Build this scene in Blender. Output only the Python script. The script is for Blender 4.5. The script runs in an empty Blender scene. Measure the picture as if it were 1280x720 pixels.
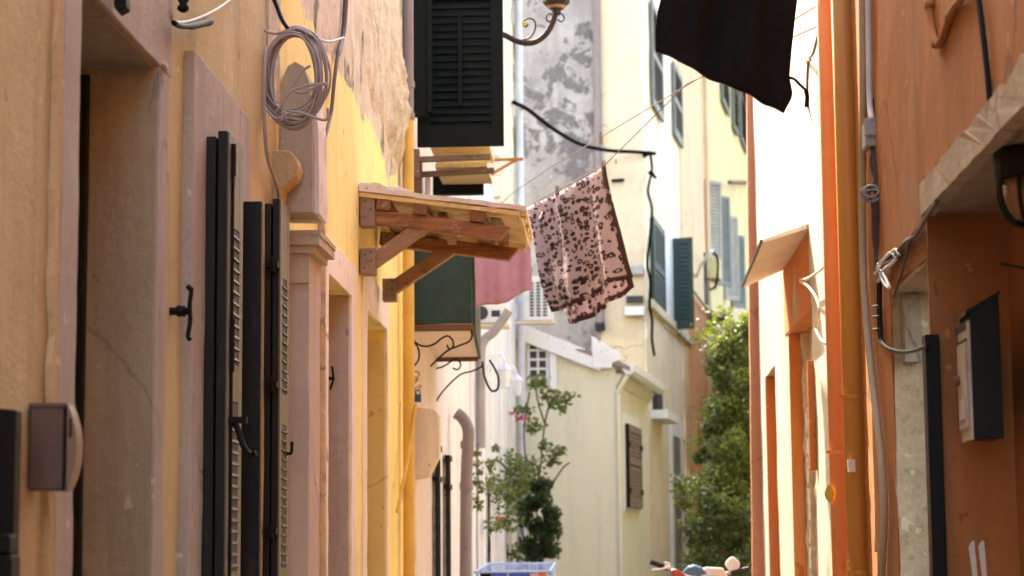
import bpy, bmesh, math, random
from mathutils import Vector as V, Matrix, noise
random.seed(7)
R = math.radians
SC = bpy.context.scene
COL = SC.collection

# ------------------------------------------------------------------ camera
FPX = 2600.0                       # focal length in pixels of a 1280 wide picture
CAM = V((0, 0, 1.2))
_yaw, _pit, _rol = math.atan(117 / FPX), math.atan(331 / FPX), R(0.5)
FWD = V((-math.sin(_yaw) * math.cos(_pit), math.cos(_yaw) * math.cos(_pit), math.sin(_pit)))
_r0 = FWD.cross(V((0, 0, 1))).normalized()
_u0 = _r0.cross(FWD).normalized()
RIGHT = _r0 * math.cos(_rol) - _u0 * math.sin(_rol)
UP = _u0 * math.cos(_rol) + _r0 * math.sin(_rol)

def ray(px, py):
    return RIGHT * ((px - 640) / FPX) - UP * ((py - 360) / FPX) + FWD
def on_plane(px, py, p0, n):
    d = ray(px, py)
    return CAM + d * ((V(p0) - CAM).dot(V(n)) / d.dot(V(n)))
def PX(px, py, X): return on_plane(px, py, (X, 0, 0), (1, 0, 0))
def PY(px, py, Y): return on_plane(px, py, (0, Y, 0), (0, 1, 0))

# ------------------------------------------------------------------ mesh builder
class MB:
    def __init__(s): s.v = []; s.f = []
    def add(s, vs, fs):
        b = len(s.v); s.v += [V(p) for p in vs]; s.f += [[i + b for i in f] for f in fs]; return s
    def box(s, x0, x1, y0, y1, z0, z1):
        return s.add([(x0,y0,z0),(x1,y0,z0),(x1,y1,z0),(x0,y1,z0),(x0,y0,z1),(x1,y0,z1),(x1,y1,z1),(x0,y1,z1)],
                     [(0,3,2,1),(4,5,6,7),(0,1,5,4),(1,2,6,5),(2,3,7,6),(3,0,4,7)])
    def obox(s, c, a, b, d):
        c, a, b, d = V(c), V(a), V(b), V(d)
        if a.cross(b).dot(d) < 0: d = -d
        p = [c + a*i + b*j + d*k for k in (-1, 1) for i, j in ((-1,-1),(1,-1),(1,1),(-1,1))]
        return s.add(p, [(0,3,2,1),(4,5,6,7),(0,1,5,4),(1,2,6,5),(2,3,7,6),(3,0,4,7)])
    def bar(s, p, q, w, h, up=(0,0,1)):
        p, q = V(p), V(q); d = q - p; t = d.normalized()
        a = t.cross(V(up)).normalized(); b = a.cross(t)
        return s.obox((p + q) / 2, d / 2, a * w / 2, b * h / 2)
    def tube(s, pts, r, n=8, cap=True):
        pts = [V(p) for p in pts]; b0 = len(s.v); m = len(pts)
        rr = r if isinstance(r, (list, tuple)) else [r] * m
        prev = None
        for i, p in enumerate(pts):
            t = (pts[min(i+1, m-1)] - pts[max(i-1, 0)]).normalized()
            if prev is None:
                a = t.orthogonal().normalized()
            else:
                a = (prev - t * prev.dot(t))
                a = a.normalized() if a.length > 1e-6 else t.orthogonal().normalized()
            prev = a; c = t.cross(a)
            for k in range(n):
                w = 2 * math.pi * k / n
                s.v.append(p + (a * math.cos(w) + c * math.sin(w)) * rr[i])
        for i in range(m - 1):
            for k in range(n):
                k2 = (k + 1) % n
                s.f.append([b0+i*n+k, b0+i*n+k2, b0+(i+1)*n+k2, b0+(i+1)*n+k])
        if cap:
            s.f.append([b0 + k for k in range(n)][::-1]); s.f.append([b0 + (m-1)*n + k for k in range(n)])
        return s
    def prism(s, poly, off):
        m = len(poly); off = V(off); poly = [V(p) for p in poly]
        return s.add(poly + [p + off for p in poly],
                     [list(range(m))[::-1], [i + m for i in range(m)]] + [[i, (i+1) % m, (i+1) % m + m, i + m] for i in range(m)])
    def lathe(s, c, prof, n=16, ax=(0,0,1)):
        ax = V(ax).normalized(); a = ax.orthogonal().normalized(); b = ax.cross(a); c = V(c); b0 = len(s.v)
        for r, h in prof:
            for k in range(n):
                w = 2*math.pi*k/n
                s.v.append(c + ax*h + (a*math.cos(w) + b*math.sin(w)) * max(r, 1e-4))
        for i in range(len(prof)-1):
            for k in range(n):
                k2 = (k+1) % n
                s.f.append([b0+i*n+k, b0+i*n+k2, b0+(i+1)*n+k2, b0+(i+1)*n+k])
        s.f.append([b0+k for k in range(n)][::-1]); s.f.append([b0+(len(prof)-1)*n+k for k in range(n)])
        return s
    def grid(s, fn, nu, nv):
        b0 = len(s.v)
        for j in range(nv+1):
            for i in range(nu+1): s.v.append(V(fn(i/nu, j/nv)))
        for j in range(nv):
            for i in range(nu):
                a = b0 + j*(nu+1) + i; s.f.append([a, a+1, a+nu+2, a+nu+1])
        return s
    def wall(s, o, d, n, u0, u1, z0, z1, ops=()):
        """a wall face along d from o, outward n, with openings (ua, ub, za, zb, depth) that get reveals"""
        o, d, n = V((o[0], o[1], 0)), V((d[0], d[1], 0)), V((n[0], n[1], 0))
        us = sorted({u0, u1} | {x for q in ops for x in q[:2] if u0 < x < u1})
        zs = sorted({z0, z1} | {x for q in ops for x in q[2:4] if z0 < x < z1})
        P = lambda u, z, e=0: o + d*u + V((0,0,z)) - n*e
        for i in range(len(us)-1):
            for j in range(len(zs)-1):
                um, zm = (us[i]+us[i+1])/2, (zs[j]+zs[j+1])/2
                if any(q[0] < um < q[1] and q[2] < zm < q[3] for q in ops): continue
                s.add([P(us[i],zs[j]), P(us[i+1],zs[j]), P(us[i+1],zs[j+1]), P(us[i],zs[j+1])], [(0,1,2,3)])
        for ua, ub, za, zb, e in ops:
            for (a, b) in (((ua,za),(ub,za)), ((ub,za),(ub,zb)), ((ub,zb),(ua,zb)), ((ua,zb),(ua,za))):
                s.add([P(*a), P(*b), P(*b, e), P(*a, e)], [(0,1,2,3)])
        return s

def wloc(o):
    l = V((0,0,0))
    while o is not None:
        l += o.location; o = o.parent
    return l

def build(name, mb, mat, parent=None, bevel=0, rough=0, seg=.12, rs=3.0, smooth=False, solid=0, uv=None, base=True):
    me = bpy.data.meshes.new(name); bm = bmesh.new()
    vs = [bm.verts.new(p) for p in mb.v]
    for f in mb.f:
        try: bm.faces.new([vs[i] for i in f])
        except ValueError: pass
    if uv is not None:
        lay = bm.loops.layers.uv.new('cloth'); bm.verts.index_update()
        for fc in bm.faces:
            for lp in fc.loops: lp[lay].uv = uv[lp.vert.index]
    if uv is None:
        bmesh.ops.remove_doubles(bm, verts=bm.verts, dist=1e-5)
        bmesh.ops.recalc_face_normals(bm, faces=bm.faces)
    if rough:
        for _ in range(8):
            es = [e for e in bm.edges if e.calc_length() > seg]
            if not es or len(bm.faces) > 60000: break
            bmesh.ops.subdivide_edges(bm, edges=es, cuts=1, use_grid_fill=True)
        for v in bm.verts:
            q = v.co
            v.co = q + noise.noise_vector(q * rs) * rough + noise.noise_vector(q * rs * 5) * rough * .4
    if parent is not None: off = wloc(parent)
    else:
        xs = [v.co.x for v in bm.verts]; ys = [v.co.y for v in bm.verts]; zs = [v.co.z for v in bm.verts]
        off = V(((min(xs)+max(xs))/2, (min(ys)+max(ys))/2, min(zs))) if base else V((0,0,0))
    for v in bm.verts: v.co -= off
    bm.to_mesh(me); bm.free()
    if smooth: me.polygons.foreach_set('use_smooth', [True]*len(me.polygons))
    for m in (mat if isinstance(mat, (list, tuple)) else [mat]): me.materials.append(m)
    o = bpy.data.objects.new(name, me); COL.objects.link(o)
    if parent is not None: o.parent = parent
    else: o.location = off
    if solid:
        md = o.modifiers.new('thickness', 'SOLIDIFY'); md.thickness = solid; md.offset = 0
    if bevel:
        md = o.modifiers.new('bevel', 'BEVEL'); md.width = bevel; md.segments = 2; md.limit_method = 'ANGLE'
    return o

def tag(o, label, cat, group=None, kind=None):
    o['label'] = label; o['category'] = cat
    if group: o['group'] = group
    if kind: o['kind'] = kind
    return o
def thing(name, loc, label, cat, group=None):
    o = bpy.data.objects.new(name, None); COL.objects.link(o); o.location = V(loc); o.empty_display_size = .2
    return tag(o, label, cat, group)
def curve(pts, n=8):
    """smooth polyline through points (Catmull-Rom)"""
    pts = [V(p) for p in pts]; out = []
    P = [2*pts[0]-pts[1]] + pts + [2*pts[-1]-pts[-2]]
    for i in range(1, len(P)-2):
        a, b, c, d = P[i-1:i+3]
        for k in range(n):
            t = k/n
            out.append(.5*((2*b) + (c-a)*t + (2*a-5*b+4*c-d)*t*t + (3*b-a-3*c+d)*t**3))
    out.append(pts[-1]); return out

# ------------------------------------------------------------------ materials
class NT:
    def __init__(s, name):
        s.m = bpy.data.materials.new(name); s.m.use_nodes = True; s.t = s.m.node_tree; s.t.nodes.clear()
        s.geo = s.n('ShaderNodeNewGeometry'); s.tc = s.n('ShaderNodeTexCoord')
        s.b = s.n('ShaderNodeBsdfPrincipled'); s.o = s.n('ShaderNodeOutputMaterial')
        s.l(s.b.outputs[0], s.o.inputs[0])
    def n(s, t): return s.t.nodes.new(t)
    def l(s, a, b): s.t.links.new(a, b)
    def map(s, src, sc=(1,1,1), loc=(0,0,0)):
        m = s.n('ShaderNodeMapping'); m.inputs['Scale'].default_value = sc; m.inputs['Location'].default_value = loc
        s.l(src, m.inputs[0]); return m.outputs[0]
    def noise(s, src, scale, detail=5, rough=.6, dist=0):
        t = s.n('ShaderNodeTexNoise'); t.inputs['Scale'].default_value = scale; t.inputs['Detail'].default_value = detail
        t.inputs['Roughness'].default_value = rough; t.inputs['Distortion'].default_value = dist
        s.l(src, t.inputs['Vector']); return t.outputs['Fac']
    def ramp(s, src, lo, hi):
        m = s.n('ShaderNodeMapRange'); m.inputs[1].default_value = lo; m.inputs[2].default_value = hi; m.clamp = True
        s.l(src, m.inputs[0]); return m.outputs[0]
    def math(s, op, a, b=0.0):
        m = s.n('ShaderNodeMath'); m.operation = op
        for i, x in enumerate((a, b)):
            if isinstance(x, (int, float)): m.inputs[i].default_value = x
            else: s.l(x, m.inputs[i])
        return m.outputs[0]
    def mix(s, f, a, b):
        m = s.n('ShaderNodeMix'); m.data_type = 'RGBA'
        for sock, x in ((m.inputs[0], f), (m.inputs[6], a), (m.inputs[7], b)):
            if isinstance(x, (int, float)): sock.default_value = x
            elif isinstance(x, (tuple, list)): sock.default_value = (*x[:3], 1)
            else: s.l(x, sock)
        return m.outputs[2]
    def bump(s, h, strength=.3, dist=.01):
        b = s.n('ShaderNodeBump'); b.inputs['Strength'].default_value = strength; b.inputs['Distance'].default_value = dist
        s.l(h, b.inputs['Height']); s.l(b.outputs[0], s.b.inputs['Normal'])
    def col(s, c): s.l(c, s.b.inputs['Base Color'])

def mul(c, k): return tuple(min(1, x*k) for x in c)

def plaster(name, c, c2=None, stain=None, sf=.5, scale=1.3, streak=(3,3,.3), bump=.35, fine=45, spots=.12, rough=.88, peel=None, peelc=((.74,.63,.50),(.52,.43,.33)), bare=None, bd=.012, crack=1.3):
    """painted or raw render: broad mottling, vertical stains, fine grain, optional peeled or bare areas"""
    k = NT(name); p = k.geo.outputs['Position']
    c2 = c2 or mul(c, .8); stain = stain or mul(c, .5)
    a = k.mix(k.ramp(k.noise(p, scale, 8, .65), .35, .68), c, c2)
    st = k.ramp(k.noise(k.map(p, streak), 1.6, 7, .7), .5, .78)
    a = k.mix(k.math('MULTIPLY', st, sf), a, stain)
    if crack != 1.0:
        a = k.mix(k.math('MULTIPLY', k.ramp(k.noise(k.map(p, (1,1,.8), (4,1,8)), 1.15, 7, .55, .5), .56, .585), .42), a, tuple((x*.72+y*.28)*.92 for x, y in zip(c2, (.5,.45,.38))))
        a = k.mix(k.math('MULTIPLY', k.ramp(k.noise(k.map(p, (7,7,.22), (2,6,1)), 1.5, 6, .7), .58, .72), .4), a, stain)
    g = k.noise(p, fine, 6, .7)
    a = k.mix(k.math('MULTIPLY', k.ramp(g, .55, .8), spots * 2.5), a, mul(c, .35))
    a = k.mix(k.math('MULTIPLY', k.ramp(g, .42, .2), spots * 2), a, mul(c, 1.35))
    a = k.mix(k.math('MULTIPLY', k.ramp(k.noise(k.map(p, (1,1,1), (3,7,1)), 13, 3, .5), .69, .71), .55), a, tuple(min(.85, x*1.45+.04) for x in c))
    a = k.mix(k.math('MULTIPLY', k.ramp(k.noise(k.map(p, (1,1,.6), (9,2,5)), 17, 2, .5), .71, .73), .6), a, mul(c, .38))
    wv = k.n('ShaderNodeVectorMath'); wv.operation = 'ADD'; wn = k.n('ShaderNodeTexNoise'); wn.inputs['Scale'].default_value = 5; k.l(p, wn.inputs['Vector'])
    ws = k.n('ShaderNodeVectorMath'); ws.operation = 'SCALE'; ws.inputs['Scale'].default_value = .22; k.l(wn.outputs['Color'], ws.inputs[0]); k.l(p, wv.inputs[0]); k.l(ws.outputs[0], wv.inputs[1])
    vo = k.n('ShaderNodeTexVoronoi'); vo.feature = 'DISTANCE_TO_EDGE'; vo.inputs['Scale'].default_value = crack; k.l(wv.outputs[0], vo.inputs['Vector'])
    cf = k.math('MULTIPLY', k.ramp(vo.outputs['Distance'], .014, .003), k.ramp(k.noise(p, .9, 2), .52, .62))
    a = k.mix(k.math('MULTIPLY', cf, .7 if crack != 1.0 else 0.0), a, mul(c, .3))
    h = k.math('ADD', k.math('MULTIPLY', k.noise(p, 6, 6, .6), 1.4), k.math('MULTIPLY', g, .6))
    if bare:                                   # noise-shaped bare patches (scale, threshold, colour)
        f = k.ramp(k.noise(p, bare[0], 6, .7, .3), bare[1], bare[1] + .025)
        a = k.mix(f, a, k.mix(k.ramp(k.noise(p, 14, 6), .35, .65), bare[2], mul(bare[2], .72)))
        h = k.math('SUBTRACT', h, k.math('MULTIPLY', f, .5))
    if peel:                                   # paint gone beyond a line in y, z (ay, az, b, noise amount, noise scale)
        sx = k.n('ShaderNodeSeparateXYZ'); k.l(p, sx.inputs[0])
        e = k.math('ADD', k.math('MULTIPLY', sx.outputs[1], peel[0]), k.math('MULTIPLY', sx.outputs[2], peel[1]))
        e = k.math('ADD', e, peel[2])
        e = k.math('ADD', e, k.math('MULTIPLY', k.math('SUBTRACT', k.noise(k.map(p, (1,1,1)), peel[4], 8, .65, .4), .5), peel[3]))
        f = k.ramp(e, 0, .025)
        pc = k.mix(k.ramp(k.noise(p, 5, 8, .7, .6), .38, .62), peelc[0], peelc[1])
        pc = k.mix(k.ramp(k.noise(p, 2.3, 4, .6), .56, .62), pc, (.17, .16, .11))
        a = k.mix(f, a, pc)
        h = k.math('SUBTRACT', k.math('ADD', h, k.math('MULTIPLY', k.math('MULTIPLY', f, k.noise(p, 12, 8, .75)), 3)), k.math('MULTIPLY', f, 2))
    k.col(a); k.b.inputs['Roughness'].default_value = rough; k.b.inputs['Specular IOR Level'].default_value = .25
    k.bump(h, bump, bd); return k.m

def paint(name, c, rough=.5, metal=0, worn=None, wf=.3, scale=18, bump=.12, spec=.5, stretch=(1,1,1), vary=.75):
    k = NT(name); p = k.map(k.geo.outputs['Position'], stretch)
    a = k.mix(k.ramp(k.noise(p, scale*.25, 6, .6), .35, .7), c, mul(c, vary))
    if worn: a = k.mix(k.math('MULTIPLY', k.ramp(k.noise(p, scale, 8, .7), .56, .72), wf*3), a, worn)
    k.col(a); k.b.inputs['Metallic'].default_value = metal
    k.b.inputs['Specular IOR Level'].default_value = spec
    r = k.math('ADD', k.math('MULTIPLY', k.noise(p, scale*2, 4), .25), rough - .12); k.l(r, k.b.inputs['Roughness'])
    k.bump(k.noise(p, scale*3, 5), bump, .004); return k.m

def wood(name, c, c2, axis='x', rough=.6, scale=20, flake=.35):
    k = NT(name); st = {'x': (.25,3,3), 'y': (3,.25,3), 'z': (3,3,.25)}[axis]
    p = k.map(k.geo.outputs['Position'], st)
    g = k.noise(p, scale, 8, .7, .8)
    a = k.mix(k.ramp(g, .35, .65), c, c2)
    a = k.mix(k.math('MULTIPLY', k.ramp(k.noise(k.geo.outputs['Position'], 7, 6, .7), .52, .72), .7), a, mul(c2, .4))
    pz = k.geo.outputs['Position']
    a = k.mix(k.math('MULTIPLY', k.ramp(k.noise(pz, 16, 5, .7), .60, .66), flake), a, (.62,.50,.36))
    k.col(a); k.b.inputs['Roughness'].default_value = rough; k.b.inputs['Specular IOR Level'].default_value = .35
    k.bump(g, .7, .008); return k.m

def leaf(name, c, c2):
    k = NT(name); o = k.n('ShaderNodeObjectInfo')
    a = k.mix(k.ramp(k.noise(k.geo.outputs['Position'], 9, 3), .35, .65), c, c2)
    k.col(a); k.b.inputs['Roughness'].default_value = .45
    tr = k.n('ShaderNodeBsdfTranslucent'); k.l(k.mix(.5, a, (.25,.35,.03)), tr.inputs[0])
    mx = k.n('ShaderNodeMixShader'); mx.inputs[0].default_value = .35
    k.l(k.b.outputs[0], mx.inputs[1]); k.l(tr.outputs[0], mx.inputs[2]); k.l(mx.outputs[0], k.o.inputs[0])
    return k.m

def cloth(name, c, c2, trans=.25, scale=30):
    k = NT(name); p = k.geo.outputs['Position']
    a = k.mix(k.ramp(k.noise(p, scale, 5, .7), .35, .65), c, c2)
    k.col(a); k.b.inputs['Roughness'].default_value = .95; k.b.inputs['Specular IOR Level'].default_value = .1
    k.bump(k.noise(p, 400, 3), .3, .002)
    tr = k.n('ShaderNodeBsdfTranslucent'); k.l(a, tr.inputs[0])
    mx = k.n('ShaderNodeMixShader'); mx.inputs[0].default_value = trans
    k.l(k.b.outputs[0], mx.inputs[1]); k.l(tr.outputs[0], mx.inputs[2]); k.l(mx.outputs[0], k.o.inputs[0])
    return k.m

def leopard(name):
    k = NT(name); uv = k.tc.outputs['UV']
    base = k.mix(k.ramp(k.noise(uv, 3, 4), .35, .65), (.84,.72,.80), (.76,.62,.70))
    w = k.n('ShaderNodeVectorMath'); w.operation = 'ADD'
    nz = k.n('ShaderNodeTexNoise'); nz.inputs['Scale'].default_value = 16; k.l(uv, nz.inputs['Vector'])
    sc = k.n('ShaderNodeVectorMath'); sc.operation = 'SCALE'; sc.inputs['Scale'].default_value = .04
    k.l(nz.outputs['Color'], sc.inputs[0]); k.l(uv, w.inputs[0]); k.l(sc.outputs[0], w.inputs[1])
    vo = k.n('ShaderNodeTexVoronoi'); vo.inputs['Scale'].default_value = 1; vo.inputs['Randomness'].default_value = .65
    k.l(k.map(w.outputs[0], (9.5, 25, 1)), vo.inputs['Vector'])
    d = vo.outputs['Distance']
    ring = k.math('MULTIPLY', k.ramp(d, .50, .45), k.ramp(d, .17, .24))
    brk = k.ramp(k.noise(uv, 15, 3, .6), .35, .41)                       # breaks in the rosettes
    full = k.math('MULTIPLY', k.ramp(d, .40, .34), k.ramp(k.noise(uv, 12, 2), .53, .56))
    sp = k.math('MAXIMUM', k.math('MULTIPLY', ring, brk), full)
    dark = (.09, .05, .055)
    a = k.mix(sp, base, dark)
    # border: dark hem with pale blobs
    sx = k.n('ShaderNodeSeparateXYZ'); k.l(uv, sx.inputs[0])
    e = k.math('MAXIMUM', k.ramp(sx.outputs[0], 1.68, 1.685), k.ramp(sx.outputs[1], .035, .03))
    v2 = k.n('ShaderNodeTexVoronoi'); v2.inputs['Scale'].default_value = 1; k.l(k.map(w.outputs[0], (9, 14, 1), (3,5,0)), v2.inputs['Vector'])
    bc = k.mix(k.ramp(v2.outputs['Distance'], .36, .32), (.13,.075,.075), (.66,.50,.49))
    a = k.mix(e, a, bc)
    k.col(a); k.b.inputs['Roughness'].default_value = .95; k.b.inputs['Specular IOR Level'].default_value = .1
    tr = k.n('ShaderNodeBsdfTranslucent'); k.l(a, tr.inputs[0])
    mx = k.n('ShaderNodeMixShader'); mx.inputs[0].default_value = .4
    k.l(k.b.outputs[0], mx.inputs[1]); k.l(tr.outputs[0], mx.inputs[2]); k.l(mx.outputs[0], k.o.inputs[0])
    return k.m

def glass(name, c=(.02,.025,.03)):
    k = NT(name); k.b.inputs['Base Color'].default_value = (*c, 1); k.b.inputs['Roughness'].default_value = .08
    return k.m
# ------------------------------------------------------------------ material palette
M = {}
M['cream_near'] = plaster('cream_near', (.68,.56,.31), (.59,.47,.24), (.33,.26,.15), sf=.6, bump=.4, fine=60, bd=.014)
M['cream_edge'] = plaster('cream_edge', (.72,.57,.33), (.64,.48,.26), (.4,.28,.16), sf=.4, fine=60, spots=.3, bump=.6)
M['stone_mauve'] = plaster('stone_mauve', (.55,.49,.41), (.47,.41,.34), (.26,.21,.18), sf=.5, fine=70, spots=.25, bump=.5)
M['reveal_tan'] = plaster('reveal_tan', (.54,.44,.28), (.46,.36,.22), (.22,.16,.10), sf=.6, bump=.6, bd=.02, fine=40, bare=(5, .66, (.56,.42,.27)))
M['yellow'] = plaster('yellow', (.95,.81,.34), (.92,.75,.29), (.55,.33,.10), sf=.3, fine=35, spots=.08,
                      peel=(0.02, 1.0, -3.74, .8, 1.6), bare=(1.5, .63, (.70,.52,.40)))
M['yellow_paint'] = plaster('yellow_paint', (.94,.78,.31), (.89,.71,.27), (.5,.3,.1), sf=.3, fine=35, spots=.06)
M['felt'] = plaster('felt', (.80,.72,.66), (.70,.61,.54), (.42,.34,.28), sf=.4, scale=5, fine=60, spots=.25)
M['pink_trim'] = plaster('pink_trim', (.88,.82,.77), (.80,.72,.66), (.42,.32,.26), sf=.35, fine=60, spots=.15)
M['pilaster'] = plaster('pilaster', (.60,.51,.44), (.51,.42,.36), (.28,.19,.15), sf=.5, fine=40, spots=.2)
M['stone_gray'] = plaster('stone_gray', (.56,.49,.38), (.48,.41,.31), (.26,.2,.15), sf=.5, fine=40, spots=.2)
M['rubble'] = plaster('rubble', (.76,.64,.49), (.54,.43,.31), (.28,.2,.13), sf=.5, scale=5, fine=22, spots=.3, bump=.9, bd=.03)
M['pink_house'] = plaster('pink_house', (.74,.67,.62), (.68,.60,.55), (.5,.42,.37), sf=.3)
M['white_house'] = plaster('white_house', (.75,.74,.78), (.68,.66,.72), (.5,.48,.5), sf=.3)
M['cream_old'] = plaster('cream_old', (.72,.64,.48), (.66,.58,.42), (.42,.37,.26), sf=.4, bare=(.9, .58, (.40,.38,.27)))
M['cream_house'] = plaster('cream_house', (.74,.71,.56), (.70,.67,.53), (.46,.42,.33), sf=.45, scale=.6, spots=.05, crack=1.0)
M['white_trim'] = plaster('white_trim', (.80,.80,.80), (.74,.74,.75), (.55,.53,.5), sf=.25, spots=.05, crack=1.0)
M['gray_mottled'] = plaster('gray_mottled', (.45,.415,.385), (.27,.245,.23), (.17,.145,.13), sf=.7, scale=1.9, streak=(2.4,2.4,.28), fine=14, spots=.28, bare=(1.7, .535, (.19,.17,.165)))
M['peach'] = plaster('peach', (.76,.63,.43), (.70,.57,.40), (.55,.44,.33), sf=.4, scale=.8, fine=9, spots=.14, bare=(.8, .66, (.62,.56,.50)))
M['peach_white'] = plaster('peach_white', (.84,.72,.54), (.78,.65,.46), (.6,.5,.4), sf=.35, scale=.7, bare=(.7, .65, (.66,.62,.44)))
M['peach_orange'] = plaster('peach_orange', (.76,.56,.34), (.70,.50,.30), (.52,.36,.22), sf=.3, scale=.6)
M['far_yellow'] = plaster('far_yellow', (.76,.64,.33), (.70,.57,.29), (.55,.44,.24), sf=.3, scale=.5)
M['salmon'] = plaster('salmon', (.72,.36,.17), (.66,.31,.14), (.5,.25,.12), sf=.3)
M['orange_near'] = plaster('orange_near', (.44,.17,.045), (.37,.14,.036), (.19,.075,.027), sf=.75, scale=1.3, streak=(2.2,2.2,.2), fine=25, spots=.16, bump=.3, bd=.008)
M['orange_porch'] = plaster('orange_porch', (.48,.19,.068), (.40,.155,.055), (.2,.09,.05), sf=.6, scale=1.4, streak=(2.2,2.2,.2), fine=35, spots=.14)
M['terracotta'] = plaster('terracotta', (.50,.22,.13), (.46,.20,.12), (.34,.14,.08), sf=.3)
M['orange_reveal'] = plaster('orange_reveal', (.62,.22,.07), (.56,.19,.06), (.4,.13,.05), sf=.3)
M['white_wall'] = plaster('white_wall', (.54,.49,.41), (.40,.355,.285), (.30,.25,.18), sf=.8, scale=.9, streak=(3,3,.14), fine=16, spots=.2)
M['concrete'] = plaster('concrete', (.42,.34,.25), (.36,.28,.20), (.20,.15,.10), sf=.6, scale=3, fine=60, spots=.25, bump=.6)
M['concrete_pale'] = plaster('concrete_pale', (.52,.41,.29), (.42,.32,.22), (.20,.14,.09), sf=.5, scale=4, fine=28, spots=.3, bump=.7)
M['roof_tile'] = plaster('roof_tile', (.30,.22,.18), (.20,.17,.16), (.12,.11,.1), sf=.5, scale=3, fine=20, spots=.3)
M['asphalt'] = plaster('asphalt', (.16,.145,.125), (.12,.11,.10), (.07,.065,.06), scale=.8, fine=60, spots=.25)
M['flagstone'] = plaster('flagstone', (.34,.30,.25), (.28,.25,.21), (.16,.14,.12), scale=2, fine=40, spots=.25)
M['green_black'] = paint('green_black', (.013,.011,.009), .5, worn=(.06,.05,.04), wf=.2, scale=22, spec=.3, stretch=(1,1,.25))
M['green_black_far'] = paint('green_black_far', (.0045,.0065,.005), .6, worn=(.02,.018,.012), wf=.12, scale=14, spec=.15)
M['leaf_side_glare'] = paint('leaf_side_glare', (.15,.145,.10), .45, worn=(.1,.1,.07), wf=.3, scale=30)  # grazing glare on the dark shutter paint, put into a paler colour
M['black_iron'] = paint('black_iron', (.008,.007,.006), .6, worn=(.04,.02,.012), wf=.15, scale=40, spec=.2)
M['brown_metal'] = paint('brown_metal', (.16,.105,.085), .42, metal=.25, worn=(.09,.055,.045), wf=.2, scale=12, bump=.05)
M['brown_metal_edge'] = paint('brown_metal_edge', (.30,.205,.15), .4, metal=.25, bump=.05)
M['black_far'] = paint('black_far', (.004,.004,.004), .9, bump=.02, spec=.04)
M['jamb_stone'] = plaster('jamb_stone', (.62,.46,.29), (.46,.32,.18), (.19,.11,.05), sf=.9, crack=1.0, scale=3.5, streak=(3,3,.8), fine=28, spots=.35, bump=.7)
M['black_plastic'] = paint('black_plastic', (.006,.0055,.0055), .5, bump=.05, spec=.2)
M['gray_plastic'] = paint('gray_plastic', (.30,.27,.26), .5, bump=.05)
M['mauve_pipe'] = paint('mauve_pipe', (.27,.21,.20), .6, worn=(.16,.09,.06), wf=.3, scale=14, stretch=(1,1,.3))
M['yellow_pipe'] = paint('yellow_pipe', (.74,.45,.10), .6, worn=(.5,.33,.14), wf=.2)
M['cable_gray'] = paint('cable_gray', (.44,.38,.37), .5, bump=.03)
M['cable_brown'] = paint('cable_brown', (.10,.06,.04), .55, bump=.03)
M['cable_cream'] = paint('cable_cream', (.62,.50,.36), .5, bump=.03)
M['rust'] = paint('rust', (.19,.08,.035), .8, worn=(.08,.04,.02), wf=.4)
M['beam_wood'] = wood('beam_wood', (.38,.16,.055), (.18,.07,.028), 'x', .45, flake=.3)
M['brace_wood'] = wood('brace_wood', (.38,.23,.13), (.26,.145,.085), 'x', .6)
M['purlin_wood'] = wood('purlin_wood', (.28,.13,.055), (.17,.07,.03), 'y', .55)
M['pale_board'] = wood('pale_board', (.92,.78,.46), (.74,.57,.29), 'x', .7)
M['gray_wood'] = wood('gray_wood', (.26,.18,.12), (.17,.11,.075), 'x', .75)
M['brown_wood'] = wood('brown_wood', (.24,.15,.10), (.17,.10,.07), 'z', .6)
M['plate'] = paint('plate', (.30,.20,.14), .6, metal=.2, worn=(.12,.06,.03), wf=.35, scale=25)
M['awning_green'] = paint('awning_green', (.034,.060,.045), .55, worn=(.12,.13,.10), wf=.07, scale=30, spec=.25)
M['soffit_cream'] = plaster('soffit_cream', (.90,.80,.66), (.82,.71,.57), (.55,.42,.3), sf=.4, crack=1.0)
M['cream_panel'] = plaster('cream_panel', (.80,.68,.52), (.72,.59,.43), (.5,.37,.24), sf=.5)
M['pink_towel'] = cloth('pink_towel', (.64,.38,.50), (.57,.32,.43), .3, 12)
M['black_cloth'] = cloth('black_cloth', (.013,.012,.013), (.008,.008,.009), .05)
M['leopard'] = leopard('leopard')
M['line'] = paint('line', (.34,.25,.22), .8, spec=.1)
M['lamp_iron'] = paint('lamp_iron', (.035,.02,.015), .6, metal=0, spec=.25, worn=(.12,.06,.03), wf=.25, scale=20)
M['amber_glass'] = paint('amber_glass', (.28,.14,.06), .25)
M['white_metal'] = paint('white_metal', (.76,.76,.78), .4, bump=.04)
M['pale_blue'] = paint('pale_blue', (.64,.66,.73), .5, bump=.04)
M['ac_white'] = paint('ac_white', (.74,.72,.68), .45, bump=.03)
M['dark_slot'] = paint('dark_slot', (.03,.028,.03), .6)
M['gray_shutter'] = paint('gray_shutter', (.42,.37,.29), .6)
M['green_shutter'] = paint('green_shutter', (.028,.052,.040), .55, worn=(.12,.14,.12), wf=.15)
M['slate_shutter'] = paint('slate_shutter', (.20,.205,.175), .6)
M['brown_shutter'] = paint('brown_shutter', (.24,.165,.125), .6)
M['red_pipe'] = paint('red_pipe', (.86,.32,.13), .62, worn=(.45,.1,.03), wf=.12, scale=10, spec=.25, stretch=(1,1,.3))
M['ochre_pipe'] = paint('ochre_pipe', (.54,.26,.06), .4, worn=(.4,.15,.04), wf=.1, scale=10, spec=.3, stretch=(1,1,.3), vary=.85)
M['beige_conduit'] = paint('beige_conduit', (.52,.38,.24), .55)
M['meter_gray'] = paint('meter_gray', (.38,.36,.36), .4)
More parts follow.
